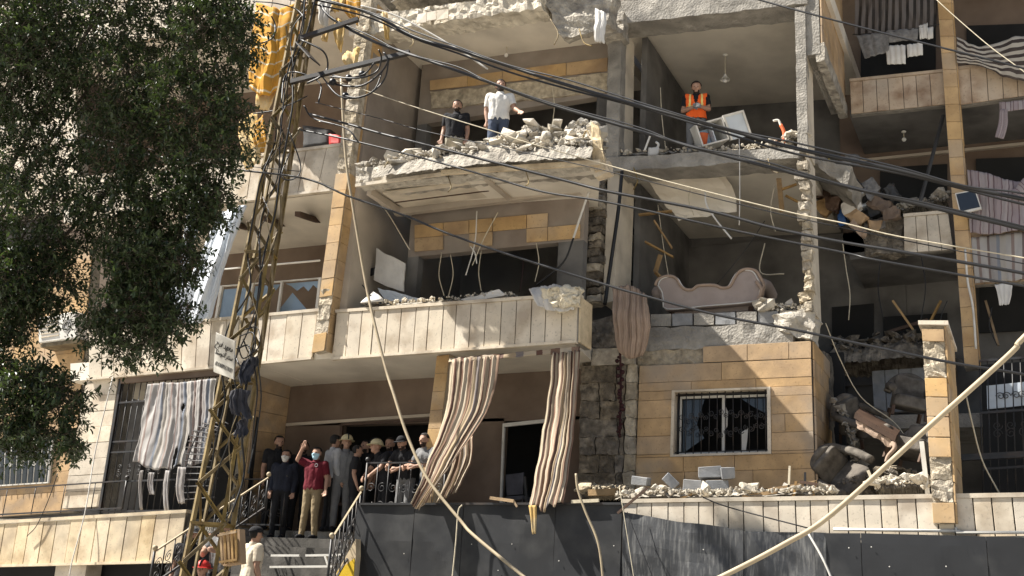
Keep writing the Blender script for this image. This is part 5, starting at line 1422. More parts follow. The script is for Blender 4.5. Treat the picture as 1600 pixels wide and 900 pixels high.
# laundry and curtains on the wing
Yl = YRW - .12
ctag(cloth('curtain', [pt3([(1335, -40, Yl + .1), (1465, -55, Yl + .1)]), pt3([(1336, 10, Yl + .1), (1464, 0, Yl + .1)]), pt3([(1335, 58, Yl + .1), (1463, 44, Yl + .1)])], 'rack_dark', None, 70, 14, 12, .04, .01, .03, 60), 'grey striped curtain along the top right balcony')
LA = [((1338, 55), (1388, 50), (1388, 82), (1352, 92), 'rag_grey2', 'grey patterned garment pegged at the left of the laundry line'), ((1384, 48), (1436, 43), (1434, 62), (1388, 68), 'rag_grey2', 'row of small grey clothes over the towels'), ((1384, 72), (1415, 70), (1415, 100), (1386, 101), 'white_fabric', 'square white towel on the laundry line'), ((1416, 70), (1441, 66), (1442, 86), (1418, 90), 'white_fabric', 'smaller white towel right of the square one'), ((1436, 40), (1450, 36), (1449, 60), (1438, 62), 'white_fabric', 'pale garment by the pillar on the laundry line'), ((1450, 44), (1458, 42), (1458, 60), (1450, 62), 'white_fabric', 'tiny pale sock next to the pillar')]
mat('rag_grey2', (0.17, 0.165, 0.16), 0.95, 0.3, 14, 0.3, 60)
for i, (a, b, c, d, m, lb) in enumerate(LA):
    ctag(cloth('garment', [pt3([(*a, Yl - .1), (*b, Yl - .1)]), pt3([((a[0] + d[0]) / 2, (a[1] + d[1]) / 2, Yl - .13), ((b[0] + c[0]) / 2, (b[1] + c[1]) / 2, Yl - .13)]), pt3([(*d, Yl - .1), (*c, Yl - .1)])], m, None, 16, 12, 3, .025, .015, .04, 70 + i), lb, 'laundry', 'laundry on the top right balcony')
tag(tube('laundry_line', pt3([(1332, 54, Yl - .1), (1400, 49, Yl - .1), (1468, 38, Yl - .1)]), .008, 'cable_black'), 'dark laundry line in front of the striped curtain', 'line')
ctag(cloth('blanket', [pt3([(1492, 58, YRW - .2), (1530, 72, YRW - .25), (1590, 58, YRW - .2), (1660, 60, YRW - .2)]), pt3([(1495, 80, YRW - .3), (1535, 92, YRW - .3), (1590, 92, YRW - .3), (1660, 92, YRW - .3)]), pt3([(1498, 98, YRW - .25), (1540, 106, YRW - .3), (1585, 126, YRW - .3), (1660, 130, YRW - .3)])], 'blanket_stripe', None, 40, 20, 2, .06, .05, .05, 80), 'black and cream striped blanket thrown over the top right parapet', 'blanket')
ctag(cloth('curtain', [pt3([(1562, 160, YRW - .1), (1640, 152, YRW - .1)]), pt3([(1562, 168, YRW - .1), (1640, 160, YRW - .1)]), pt3([(1562, 176, YRW - .1), (1640, 168, YRW - .1)])], 'curtain_mauve', None, 30, 6, 4, .02, .01, .1, 81), 'short striped awning edge under the top right balcony', 'valance')
ctag(cloth('torn_strip', [pt3([(1562, 172, YRW - .12), (1575, 172, YRW - .12)]), pt3([(1560, 195, YRW - .12), (1574, 195, YRW - .12)]), pt3([(1554, 214, YRW - .12), (1567, 218, YRW - .12)])], 'curtain_mauve', None, 12, 14, 2, .02, .02, .05, 82), 'torn striped strip hanging under the top right balcony', 'cloth strip')
ctag(cloth('curtain', [pt3([(1512, 264, YRW - .15), (1560, 276, YRW - .2), (1600, 284, YRW - .15), (1680, 280, YRW - .15)]), pt3([(1514, 320, YRW - .2), (1560, 322, YRW - .25), (1600, 326, YRW - .2), (1680, 322, YRW - .2)]), pt3([(1516, 366, YRW - .25), (1560, 366, YRW - .25), (1600, 360, YRW - .25), (1680, 355, YRW - .2)])], 'curtain_mauve', None, 90, 26, 6, .03, .03, .03, 83), 'mauve striped curtain spread over the middle right balcony')
ctag(cloth('curtain', [pt3([(1576, 300, YRW - .3), (1640, 240, YRW - .3)]), pt3([(1590, 305, YRW - .35), (1640, 270, YRW - .35)]), pt3([(1600, 312, YRW - .3), (1640, 300, YRW - .3)])], 'curtain_mauve', None, 20, 12, 3, .04, .03, .03, 84), 'bunched striped cloth at the right edge above the mauve curtain')
ctag(cloth('curtain', [pt3([(1517, 372, YRW - .12), (1600, 362, YRW - .12), (1690, 352, YRW - .12)]), pt3([(1520, 405, YRW - .14), (1600, 400, YRW - .14), (1690, 392, YRW - .14)]), pt3([(1524, 446, YRW - .12), (1600, 440, YRW - .14), (1690, 432, YRW - .12)])], 'curtain_grey', None, 60, 16, 9, .02, .01, .06, 85), 'pale striped sheet over the lower right parapet')
ctag(cloth('garment', [pt3([(1554, 445, YRW - .15), (1582, 442, YRW - .15)]), pt3([(1558, 462, YRW - .15), (1580, 460, YRW - .15)]), pt3([(1562, 480, YRW - .15), (1576, 478, YRW - .15)])], 'white_fabric', None, 14, 12, 3, .03, .02, .2, 86), 'pale rag below the lower right parapet', 'rag')
# bundle over the pier and the dark red hanging
ctag(cloth('blanket', [pt3([(955, 450, YF - .45), (985, 446, YF - .5), (1012, 462, YF - .4)]), pt3([(957, 490, YF - .55), (985, 490, YF - .65), (1016, 495, YF - .5)]), pt3([(962, 530, YF - .5), (985, 545, YF - .6), (1012, 540, YF - .45)]), pt3([(968, 552, YF - .4), (985, 562, YF - .5), (1005, 556, YF - .4)])], 'tan_cloth', None, 80, 40, 6, .06, .03, .04, 87), 'tan blanket slung over the rough stone pier', 'blanket')
tz = thing('beaded_hanging', 'dark red beaded tassel hanging below the tan blanket', 'tassel', P(969, 684, YF - .25))
tube('cord', pt3([(966, 500, YF - .5), (970, 590, YF - .3), (968, 684, YF - .25)]), .022, 'dark_red', tz)
for i in range(26):
    V, Fc = [], []; v = 535 + i * 5.8
    sphere_geo(V, Fc, P(969 + random.uniform(-5, 5), v, YF - .32), random.uniform(.025, .045), 7, 5); mk('bead', V, Fc, 'dark_red', tz, smooth=True)
# fluffy bedding on the balcony corner
bd = thing('burst_bedding', 'burst bedding with white stuffing draped over the balcony corner', 'bedding', P(868, 490, YB - .2))
cloth('cover', [pt3([(826, 452, YB + .1), (860, 445, YB + .1), (905, 448, YB + .1)]), pt3([(832, 460, YB - .15), (865, 462, YB - .25), (904, 462, YB - .15)]), pt3([(842, 478, YB - .2), (868, 490, YB - .3), (896, 484, YB - .2)])], 'white_fabric', bd, 30, 18, 4, .05, .04, .1, 88)
o = rough('stuffing', rquad([(858, 450), (900, 448), (896, 476), (864, 484)], YB - .34), (0, .3, .05), 'fluff', bd, (26, 18, 10), .085, 7, True); o['kind'] = 'stuff'
o = rough('stuffing', rquad([(848, 456), (872, 452), (872, 474), (852, 470)], YB - .30), (0, .25, .05), 'fluff', bd, (16, 12, 8), .07, 8, True); o['kind'] = 'stuff'
# ================================================================== rubble
pile('rubble_heap', 'heap of pale masonry rubble along the broken upper slab edge', pt3([(600, 276, YB - .7), (700, 264, YB - .7), (780, 256, YB - .7), (860, 250, YB - .7), (934, 246, YB - .7)]), 170, .10, .46, 'rubble', 500, (.24, .5, .08), hgt=.62, seed=21)
pile('rubble_heap', 'tall mound of broken blocks at the right end of the upper slab', pt3([(785, 252, YB - .6), (850, 246, YB - .6), (928, 240, YB - .6)]), 70, .16, .5, 'rubble', 160, (.15, .5, .1), hgt=.80, seed=22)
pile('rubble_heap', 'grey crumbled plaster at the left end of the upper slab', pt3([(560, 268, YB - .6), (600, 262, YB - .6), (650, 256, YB - .6)]), 34, .08, .26, 'broken_concrete', 160, (.1, .4, .05), hgt=.15, seed=23)
pile('rubble_heap', 'thin line of debris on the slab edge beneath the orange-vested man', pt3([(945, 243, 18.1), (1050, 238, 18.1), (1150, 234, 18.1), (1240, 226, 18.1)]), 40, .06, .22, 'rubble', 160, (.05, .4, .05), hgt=.08, seed=24)
pile('rubble_heap', 'pale block pile at the foot of the upper right column', pt3([(1226, 222, 18.05), (1262, 218, 18.05)]), 14, .12, .28, 'rubble', 40, (.05, .3, .05), hgt=.22, seed=25)
pile('rubble_heap', 'debris lying along the middle balcony parapet', pt3([(560, 478, YB + .1), (640, 474, YB + .1), (740, 466, YB + .1), (800, 462, YB + .1)]), 26, .06, .24, 'rubble', 90, (.02, .3, .05), hgt=.10, seed=26)
pile('rubble_heap', 'broken fragments strewn on the terrace ledge below the window', pt3([(960, 778, YT + .05), (1050, 776, YT + .05), (1130, 776, YT + .05), (1250, 772, YT + .05), (1300, 772, YT + .05)]), 90, .05, .26, 'rubble', 420, (.04, .4, .04), hgt=.12, seed=27)
pile('rubble_heap', 'pale rubble heaped on the ledge left of the tiled wall stub', pt3([(1368, 770, YT + .08), (1410, 764, YT + .08), (1450, 768, YT + .08)]), 36, .08, .26, 'rubble', 120, (.05, .4, .05), hgt=.22, seed=28)
pile('rubble_heap', 'dusty rubble slope inside the ground storey of the wing', pt3([(1300, 560, YRW + .5), (1350, 562, YRW + .5), (1420, 555, YRW + .6), (1490, 560, YRW + .6)]), 60, .12, .45, 'dark_masonry', 120, (.3, .8, .1), hgt=.55, seed=29)
pile('rubble_heap', 'grey rubble caught behind the wing middle parapet', pt3([(1400, 338, YRW + .25), (1440, 330, YRW + .25), (1480, 318, YRW + .25)]), 44, .10, .30, 'broken_concrete', 120, (.1, .4, .05), hgt=.32, seed=30)
pile('rubble_heap', 'rubble on the torn wall top beside the broken right column', pt3([(1180, 490, YF + .1), (1215, 490, YF + .1), (1265, 488, YF + .1)]), 26, .08, .26, 'rubble', 90, (.08, .3, .05), hgt=.22, seed=31)
pile('rubble_heap', 'crumbled stone at the foot of the rough pier', pt3([(905, 772, 17.0), (940, 772, 17.0), (980, 770, 17.0)]), 26, .08, .28, 'pale_masonry', 120, (.1, .4, .05), hgt=.14, seed=32)
pile('rubble_heap', 'debris hanging on the very top slab edge', pt3([(610, 6, YB - .1), (700, -6, YB - .1), (800, -18, YB - .1), (930, -14, YB)]), 60, .10, .34, 'rubble', 160, (.1, .4, .05), hgt=.25, seed=33)
random.seed(40)
RB = [((640, 262), (612, 250), (600, 262)), ((905, 232), (915, 205), (922, 212)), ((700, 275), (705, 292), (700, 300)), ((820, 262), (826, 285), (818, 292)), ((860, 30), (872, 52), (866, 70)), ((905, 45), (912, 66), (925, 72)), ((990, 262), (996, 282), (990, 296)), ((1200, 248), (1206, 266), (1216, 270)), ((640, 50), (646, 66), (640, 74))]
RL = ['left end of the upper slab', 'top of the rubble mound', 'slab edge under the dark-shirted man', 'slab edge right of centre', 'sagging top slab, left one', 'sagging top slab, right one', 'slab under the column', 'slab left of the right column', 'top slab at the left']
for (p0, p1, p2), lb in zip(RB, RL):
    Yq = YB - .95 if p0[0] < 935 and p0[1] > 100 else YB - .2 if p0[0] < 935 else 17.8
    tag(tube('bent_rebar', pt3([(*p0, Yq + .1), (*p1, Yq), (*p2, Yq - .1)]), .011, 'rusty_steel'), 'bent rusty reinforcing bar sticking out at the ' + lb, 'rebar', 'bent reinforcing bars')
# grey blocks fallen on the ledge, each its own thing
BL_ = [((1002, 752), 26, 13, -.12, 'leftmost fallen grey block, lying flat on the ledge'), ((1048, 752), 24, 15, -.75, 'grey block tilted on its corner on the ledge'), ((1086, 760), 33, 17, -.08, 'grey block in the lower row beneath the stacked ones'), ((1121, 761), 34, 18, .06, 'grey block right of the lower row on the ledge'), ((1110, 739), 36, 17, .04, 'uppermost fallen grey block of the ledge stack'), ((1137, 740), 20, 17, .1, 'pale-faced block end on top of the ledge stack'), ((1158, 770), 22, 12, .25, 'small grey block sunk in rubble by the ledge stack'), ((1125, 778), 30, 8, -.05, 'flat grey block under the ledge stack')]
for (uv, w, h, rot, lb) in BL_:
    c = P(*uv, YT + .25); k = 16.8 / FPX
    bm = bmesh.new(); bmesh.ops.create_cube(bm, size=1)
    for v in bm.verts: v.co = Vector((v.co.x * w * k, v.co.y * .2, v.co.z * h * k)) + Vector((random.uniform(-.008, .008), random.uniform(-.008, .008), random.uniform(-.008, .008)))
    me = bpy.data.meshes.new('fallen_block'); bm.to_mesh(me); bm.free(); me.materials.append(M['grey_block'])
    o = link('fallen_block', me, None, c); o.rotation_euler = (random.uniform(-.1, .1), -rot, .15 + random.uniform(-.2, .2)); bevel(o, .008)
    tag(o, lb, 'block', 'fallen grey blocks on the ledge')
# timber and sticks on the ledge
ST = [((1232, 770), (1234, 728), .03, 'rope_pale', 'upright pale stick on the ledge, left of two'), ((1258, 770), (1258, 738), .03, 'cable_black', 'upright dark rod on the ledge, right of two'), ((1240, 776), (1244, 752), .035, 'wood', 'short pale stake between the two upright rods'), ((1200, 765), (1276, 752), .03, 'wood', 'pale batten slanting behind the upright rods'),
      ((1160, 777), (1215, 768), .05, 'wood', 'splintered pale plank lying on the ledge rubble'), ((1236, 778), (1272, 776), .03, 'wood', 'pale batten lying flat on the ledge edge'), ((1250, 753), (1300, 760), .04, 'wood_dark', 'dark batten leaning at the right of the ledge debris'), ((1036, 790), (1092, 768), .03, 'wood', 'long splinter poking out over the ledge'), ((965, 802), (1012, 762), .035, 'wood_dark', 'dark stick leaning on the ledge corner'), ((1270, 778), (1275, 752), .03, 'wood', 'bent pale stake at the right end of the ledge debris'),
      ((766, 778), (803, 783), .05, 'wood', 'splintered wood piece lying on the hoarding rail'), ((803, 783), (808, 792), .03, 'wood', 'short splinter hanging at the hoarding rail'), ((893, 784), (936, 782), .05, 'rope_pale', 'pale splinter on the hoarding rail below the pier'), ((920, 770), (970, 768), .10, 'wood', 'yellowish beam end lying below the rough pier'), ((1440, 690), (1450, 775), .06, 'white_metal', 'white post leaning on the tiled wall stub'), ((1356, 735), (1364, 752), .04, 'rope_pale', 'small white stub pipe among the armchairs'), ((820, 745), (824, 790), .04, 'cable_black', 'thin dark post in the porch right of the door')]
for (a, b, w, m, lb) in ST:
    Ys = YT + .1 if a[0] > 1000 else (15.75 if a[1] > 777 and a[0] < 1000 else 16.6)
    tag(bar('debris_stick', P(*a, Ys), P(*b, Ys), w * .8, w, m), lb, 'debris')
sp_ = thing('splintered_slab', 'upright splintered slab of cladding at the end of the rubble heap', 'debris', P(930, 262, YB - .85))
rough('slab_face', rquad([(922, 190), (934, 196), (946, 262), (930, 268)], YB - .85), (.0, .1, 0), 'sand_stone', sp_, (5, 12, 2), .05, 6)
rough('slab_face', rquad([(916, 196), (924, 190), (930, 250), (918, 246)], YB - .8), (0, .12, 0), 'rubble', sp_, (4, 10, 2), .05, 6)
rough('slab_foot', rquad([(920, 258), (950, 250), (952, 268), (930, 276)], YB - .8), (0, .2, 0), 'sand_stone', sp_, (5, 4, 2), .03, 6)
# board and plaster pieces in the middle loggia
PB = [(((588, 388), (633, 412), (630, 456), (583, 438)), YB + .7, 'white_fabric', 'large pale board standing crooked in the middle loggia'), (((590, 448), (632, 460), (662, 470), (600, 470)), YB + .5, 'pale_panel', 'grey panel sagging onto the middle parapet'), (((720, 468), (780, 452), (790, 460), (735, 472)), YB + .1, 'white_fabric', 'folded pale cloth lying on the middle parapet'), (((560, 430), (612, 402), (616, 408), (566, 438)), YB + .8, 'cable_black', 'bent dark frame leaning in the middle loggia corner')]
for q, Yq, m, lb in PB:
    tag(rough('board', rquad(q, Yq), (0, .03, 0), m, None, (8, 6, 1), .03, 3), lb, 'board')
ds = thing('satellite_dish', 'overturned pale dish resting on the middle parapet', 'dish', P(582, 480, YB))
V, Fc = [], []; c = P(582, 470, YB + .05)
for j in range(6):
    for i in range(18):
        a = 2 * math.pi * i / 18; r = .21 * j / 5
        V.append(c + Vector((math.cos(a) * r * 1.1, math.sin(a) * r * .7, .14 * (1 - (j / 5) ** 2) - .03 + .05 * math.sin(a))))
for j in range(5):
    for i in range(18): Fc.append((j * 18 + i, j * 18 + (i + 1) % 18, (j + 1) * 18 + (i + 1) % 18, (j + 1) * 18 + i))
o = mk('bowl', V, Fc, 'white_fabric', ds, smooth=True); so = o.modifiers.new('s', 'SOLIDIFY'); so.thickness = .02
bar('dish_arm', c + Vector((0, 0, .05)), c + Vector((-.2, -.1, .3)), .02, .02, 'cable_black', ds)
# loose wires and battens in the loggias
WR = [((745, 330), (742, 380), (728, 430), .012, 'white_metal', 'dangling pale ceiling strip at the centre of the middle loggia'), ((778, 332), (755, 375), (738, 415), .010, 'rope_pale', 'thin ceiling wire slanting in the middle loggia'), ((920, 300), (908, 335), (896, 372), .022, 'white_metal', 'pale tube hanging at the right of the middle loggia'), ((896, 372), (880, 410), (838, 446), .018, 'cable_black', 'dark pole fallen across the right of the middle loggia'),
      ((566, 298), (600, 325), (640, 390), .012, 'rope_pale', 'loose wire along the left wall of the middle loggia'), ((818, 405), (816, 430), (812, 456), .006, 'dark_red', 'thin red string hanging in the middle loggia'), ((735, 385), (742, 395), (745, 412), .012, 'white_metal', 'short hooked strip hanging in the middle loggia'), ((910, 75), (908, 100), (898, 122), .012, 'rope_pale', 'loose white cable under the sagging top slab'), ((893, 90), (890, 110), (895, 120), .008, 'rope_pale', 'thin cable beside the loose white one under the top slab')]
for a, b, c2, r, m, lb in WR:
    Yq = YB + .5 if a[1] > 200 else 18.4
    tag(tube('loose_wire', pt3([(*a, Yq), (*b, Yq), (*c2, Yq)]), r, m), lb, 'wire')
pn = [((998, 336), (1050, 330), 'top ceiling batten dangling in the sofa room'), ((1022, 345), (1050, 388), 'long slanting batten dangling in the sofa room'), ((1008, 378), (1052, 402), 'lower crosswise batten dangling in the sofa room'), ((1032, 398), (1024, 425), 'short curved batten dangling low in the sofa room'), ((1024, 425), (1034, 436), 'last small batten dangling above the sofa')]
for a, b, lb in pn: tag(bar('ceiling_batten', P(*a, YF + .7), P(*b, YF + .8), .09, .03, 'wood'), lb, 'batten')
tag(tube('loose_wire', pt3([(1028, 320, YF + .75), (1036, 380, YF + .75), (1046, 440, YF + .75)]), .008, 'rope_pale'), 'pale wire holding the dangling battens', 'wire')
tag(tube('loose_wire', pt3([(1195, 380, YF + 1.2), (1188, 425, YF + 1.2), (1225, 428, YF + 1.2)]), .012, 'rope_pale'), 'hooked pale wire at the back right of the sofa room', 'wire')
# ================================================================== furniture
def sofa():
    Ys = YF + .35; k = 2.726
    pts = [(338, 590), (348, 566), (372, 553), (402, 549), (428, 560), (446, 590), (470, 607), (498, 606), (522, 590), (590, 588), (622, 600), (655, 594), (675, 560), (695, 532), (725, 520), (765, 526), (786, 556), (800, 590), (792, 640), (762, 664), (560, 682), (380, 697), (362, 655), (356, 620)]
    px_ = [(900 + a / k, 230 + b / k) for a, b in pts]
    t = thing('sofa', 'dusty pink carved-back sofa perched at the edge of the open room', 'sofa', P(1110, 490, Ys))
    q = [P(u, v, Ys) for u, v in px_]
    bevel(extr('backrest', q, (0, .16, 0), 'sofa_fabric', t), .03, 2)
    cen = sum(q, Vector()) / len(q)
    ins = [p.lerp(cen, .06) + Vector((0, -.015, 0)) for p in q]
    tube('piping', ins + [ins[0]], .012, 'white_fabric', t, 6, per=3)
    tube('carved_rim', [p + Vector((0, -.01, 0)) for p in q[:19]], .028, 'tan_cloth', t, 8, per=3)
    wbox('seat', (q[21].x + .1, Ys + .16, q[21].z - .05), (q[19].x, Ys + .8, q[21].z + .2), 'sofa_fabric', t)
    for s, x in ((0, q[0].x), (1, q[17].x - .1)):
        tube('arm', [(x, Ys + .1, q[0].z - .1), (x + .05, Ys + .4, q[0].z - .05), (x + .05, Ys + .8, q[0].z - .1)], .12, 'sofa_fabric', t, 10)
    for x in (q[21].x + .1, q[19].x - .1): bar('leg', (x, Ys + .1, q[21].z), (x, Ys + .1, q[21].z - .18), .06, .06, 'wood_dark', t)
    tube('scroll_trim', [P(1182, 440, Ys - .05), P(1190, 452, Ys - .08), P(1186, 466, Ys - .05), P(1180, 478, Ys - .05)], .035, 'tan_cloth', t, 8)
sofa()
def armchair(c, rot, label, s=1.0):
    t = thing('armchair', label, 'armchair', c)
    R = Euler(rot).to_matrix(); c = Vector(c)
    f = lambda p: c + R @ (Vector(p) * s)
    def soft(name, lo, hi, r=.06):
        x0, y0, z0 = lo; x1, y1, z1 = hi
        n = 6; V, Fc = [], []
        o = rough(name, [f((x0, y0, z1)), f((x1, y0, z1)), f((x1, y0, z0)), f((x0, y0, z0))], R @ Vector((0, (y1 - y0) * s, 0)), 'dusty_upholstery', t, (5, 5, 4), .02, 3, True)
        m = o.modifiers.new('b', 'SUBSURF'); m.levels = 1; m.render_levels = 1
        return o
    soft('seat', (-.3, -.35, .18), (.3, .3, .42))
    tube('backrest', [f((.34 * math.sin(a) * 1.1, .30 + .06 * math.cos(a), .45 + .42 * math.cos(a))) for a in [-1.5 + 3.0 * i / 8 for i in range(9)]], .075 * s, 'dusty_upholstery', t, 10)
    soft('back_cushion', (-.28, .2, .4), (.28, .34, .85))
    for q in (-1, 1):
        tube('arm', [f((.38 * q, -.38, .5)), f((.40 * q, 0, .56)), f((.36 * q, .32, .6))], .075 * s, 'dusty_upholstery', t, 10)
        bar('leg', f((.3 * q, -.3, .18)), f((.3 * q, -.32, 0)), .05, .05, 'wood_dark', t); bar('leg', f((.28 * q, .25, .18)), f((.28 * q, .27, 0)), .05, .05, 'wood_dark', t)
armchair(P(1345, 768, 18.4), (.5, -.9, .4), 'dusty armchair tipped on its side below the carved table edge', .95)
armchair(P(1420, 730, 18.3), (-.25, .2, -.3), 'dusty armchair with ribbed back beside the tiled wall stub', .95)
armchair(P(1345, 690, 19.2), (.3, -.4, .9), 'dusty armchair half hidden behind the tipped ones', .85)
armchair(P(1415, 655, 19.4), (.1, .2, .3), 'rearmost dusty armchair upright against the grey parapet', .9)
pile('rubble_heap', 'dark broken masonry and dust over the tumbled armchairs', pt3([(1318, 772, 18.1), (1370, 768, 18.1), (1435, 762, 18.1)]), 40, .10, .32, 'dark_masonry', 120, (.2, .6, .1), hgt=.35, seed=34)
pile('rubble_heap', 'dusty broken masonry sliding down the torn flank wall', pt3([(1308, 640, 19.0), (1330, 690, 18.7), (1340, 745, 18.4)]), 30, .10, .34, 'broken_concrete', 100, (.2, .4, .1), hgt=.2, seed=35)
tb = thing('carved_table', 'broken table with carved wooden apron lying over the armchairs', 'table', P(1370, 690, 17.9))
extr('top', rquad([(1336, 645), (1400, 682), (1398, 690), (1334, 653)], 17.8), (0, .6, .2), 'wood_dark', tb)
rough('apron', rquad([(1338, 655), (1396, 690), (1392, 700), (1340, 668)], 17.82), (0, .04, 0), 'tan_cloth', tb, (12, 3, 1), .03, 9)
tube('leg', pt3([(1395, 690, 17.85), (1398, 700, 17.8), (1388, 712, 17.8), (1384, 722, 17.8)]), .04, 'tan_cloth', tb, 8, .025)
# white appliance shell on the top floor
def appliance():
    a = P(1100, 236, 18.35)
    t = thing('appliance_shell', 'white open appliance cabinet lying tilted at the top floor edge', 'appliance', a)
    R = Euler((.15, -.38, .55)).to_matrix()
    w, d, h, th = .50, .55, .42, .03
    f = lambda x, y, z: a + Vector((0, 0, .10)) + R @ Vector((x, y, z))
    def pl(n, x0, y0, z0, x1, y1, z1, m='white_metal'):
        extr(n, [f(x0, y0, z0), f(x1, y0, z0), f(x1, y0, z1), f(x0, y0, z1)], R @ Vector((0, y1 - y0, 0)), m, t)
    pl('bottom_panel', 0, 0, 0, w, d, th); pl('top_panel', 0, 0, h, w, d, h + th); pl('side_panel', -th, 0, 0, 0, d, h + th); pl('side_panel', w, 0, 0, w + th, d, h + th); pl('back_panel', 0, d, 0, w, d + th, h, 'pale_panel')
    pl('divider', w * .55, .05, th, w * .55 + .02, d, h, 'pale_panel'); pl('inner_drum', .05, .2, .05, w * .5, d, h * .8, 'glass_blue')
    a2 = a + Vector((.5, .25, .1))
    pl('second_panel', w + .06, .05, -.02, w + .5, .09, h + .06, 'pale_panel'); pl('second_frame', w + .06, .02, h + .02, w + .5, .12, h + .06)
    pl('second_frame', w + .06, .02, -.02, w + .10, .12, h + .02); pl('second_frame', w + .46, .02, -.02, w + .50, .12, h + .02)
appliance()
rbk = thing('orange_hose', 'orange and white bent hose standing at the top floor edge', 'hose', P(1222, 222, 18.2))
tube('white_end', pt3([(1208, 189, 18.2), (1216, 188, 18.2), (1220, 196, 18.2)]), .022, 'white_metal', rbk, 8)
tube('orange_run', pt3([(1220, 195, 18.2), (1225, 207, 18.2), (1224, 224, 18.2)]), .032, 'orange_plastic', rbk, 8)
bk = thing('orange_bucket', 'orange bucket at the feet of the man in the orange vest', 'bucket', P(1097, 232, 18.6))
V, Fc = [], []
cb = P(1097, 232, 18.6)
for j, (r, z) in enumerate(((.10, 0), (.14, .26), (.15, .27), (.13, .26), (.09, .02))):
    for i in range(16): V.append(cb + Vector((math.cos(i * math.pi / 8) * r, math.sin(i * math.pi / 8) * r, z)))
for j in range(4):
    for i in range(16): Fc.append((j * 16 + i, j * 16 + (i + 1) % 16, (j + 1) * 16 + (i + 1) % 16, (j + 1) * 16 + i))
Fc.append(tuple(range(15, -1, -1)))
mk('shell', V, Fc, 'orange_plastic', bk, smooth=True)
tube('handle', [cb + Vector((math.cos(a) * .14, 0, .26 - .0 + math.sin(a) * .14)) for a in [math.pi * i / 8 for i in range(9)]], .006, 'white_metal', bk)
jg = thing('white_jug', 'small white jug on the top floor edge beside the column', 'jug', P(1022, 240, 18.1))
rough('body', rquad([(1013, 230), (1029, 230), (1028, 243), (1012, 244)], 18.1), (0, .15, 0), 'white_fabric', jg, (4, 4, 3), .02, 5, True)
tube('spout', pt3([(1026, 232, 18.15), (1029, 226, 18.15), (1025, 222, 18.15)]), .025, 'white_fabric', jg)
tag(bar('debris_stick', P(1007, 236, 18.05), P(1016, 212, 18.05), .03, .03, 'white_metal'), 'white stick leaning on the upper column foot', 'debris')
# hanging lamps
def lamp(u, v0, v1, Y, label, shade=True):
    t = thing('ceiling_lamp', label, 'lamp', P(u, v0, Y), 'bare hanging lamps')
    a, b = P(u, v0, Y), P(u, v1, Y); b = Vector((a.x, a.y, b.z))
    V, Fc = [], []; sphere_geo(V, Fc, a, (.05, .05, .025)); mk('rose', V, Fc, 'white_metal', t, smooth=True)
    tube('flex', [a, b], .008, 'rope_pale', t, 5, straight=True)
    V, Fc = [], []
    for j, (r, z) in enumerate(((.02, .12), (.035, .07), (.09, 0), (.10, -.01))):
        for i in range(14): V.append(b + Vector((math.cos(i * math.pi / 7) * r, math.sin(i * math.pi / 7) * r, z)))
    for j in range(3):
        for i in range(14): Fc.append((j * 14 + i, j * 14 + (i + 1) % 14, (j + 1) * 14 + (i + 1) % 14, (j + 1) * 14 + i))
    if shade: mk('shade', V, Fc, 'white_metal', t, smooth=True)
    V, Fc = [], []; sphere_geo(V, Fc, b + Vector((0, 0, -.03)), .045); mk('bulb', V, Fc, 'white_fabric', t, smooth=True)
lamp(1133, 86, 124, 19.4, 'bell-shaped lamp on a flex in the orange-vested man\'s room')
lamp(792, 68, 84, 18.0, 'small twisted lamp on the upper loggia ceiling', False)
lamp(560, 574, 584, 18.2, 'bare bulb on the porch ceiling', False)
lamp(1412, 206, 216, 21.3, 'bare bulb under the top right balcony', False)
# things on the wing's middle balcony
JK = [(((1292, 262), (1312, 250), (1330, 262), (1322, 292)), 'foam_dark', 'dark chair cushion thrown against the column on the wing'), (((1300, 286), (1326, 264), (1346, 286), (1326, 304)), 'foam_dark', 'dark loudspeaker box lying on the wing balcony debris'), (((1316, 306), (1332, 300), (1366, 316), (1345, 326)), 'pale_panel', 'grey tilted panel on the wing balcony debris'),
      (((1322, 336), (1336, 326), (1356, 338), (1340, 350)), 'cardboard', 'crushed orange-brown carton on the wing balcony debris'), (((1355, 342), (1376, 344), (1372, 360), (1358, 354)), 'cardboard', 'folded carton flap hanging off the wing balcony'), (((1310, 330), (1318, 326), (1326, 348), (1314, 350)), 'blue_plastic', 'blue plastic bag on the wing balcony debris'), (((1284, 256), (1296, 248), (1300, 268), (1288, 270)), 'yellow_paint', 'ochre cushion beside the column on the wing'),
      (((1346, 286), (1362, 276), (1374, 292), (1360, 312)), 'rag_grey2', 'grey bundle of clothes on the wing balcony'), (((1352, 322), (1376, 300), (1382, 330), (1362, 340)), 'foam_dark', 'black suitcase standing on the wing balcony'), (((1378, 330), (1402, 322), (1406, 338), (1382, 342)), 'brown_wall', 'brown carton at the left of the wing parapet'), (((1336, 300), (1352, 292), (1356, 300), (1338, 310)), 'white_fabric', 'white strip on the wing balcony debris')]
for i, (q, m, lb) in enumerate(JK):
    tag(rough('household_item', rquad(q, YRW - .3 + (i % 3) * .15), (0, .3, .05), m, None, (7, 7, 4), .055, 4), lb, 'debris')
rj = random.Random(77)
NJ = ['dark cushion', 'grey drawer', 'brown board', 'black bag', 'pale sheet', 'dark crate', 'grey slab', 'broken shelf', 'brown case', 'dark frame', 'grey pillow', 'torn mat']
WHERE = ['wedged behind the broken column on the wing', 'at the top of the wing balcony clutter', 'on the left of the wing balcony clutter', 'on the right of the wing balcony clutter', 'under the tilted panel on the wing', 'at the edge of the wing slab', 'beside the dark loudspeaker box', 'below the ochre cushion on the wing', 'next to the suitcase on the wing', 'behind the cartons on the wing', 'hanging over the torn wing parapet', 'low in the wing balcony clutter']
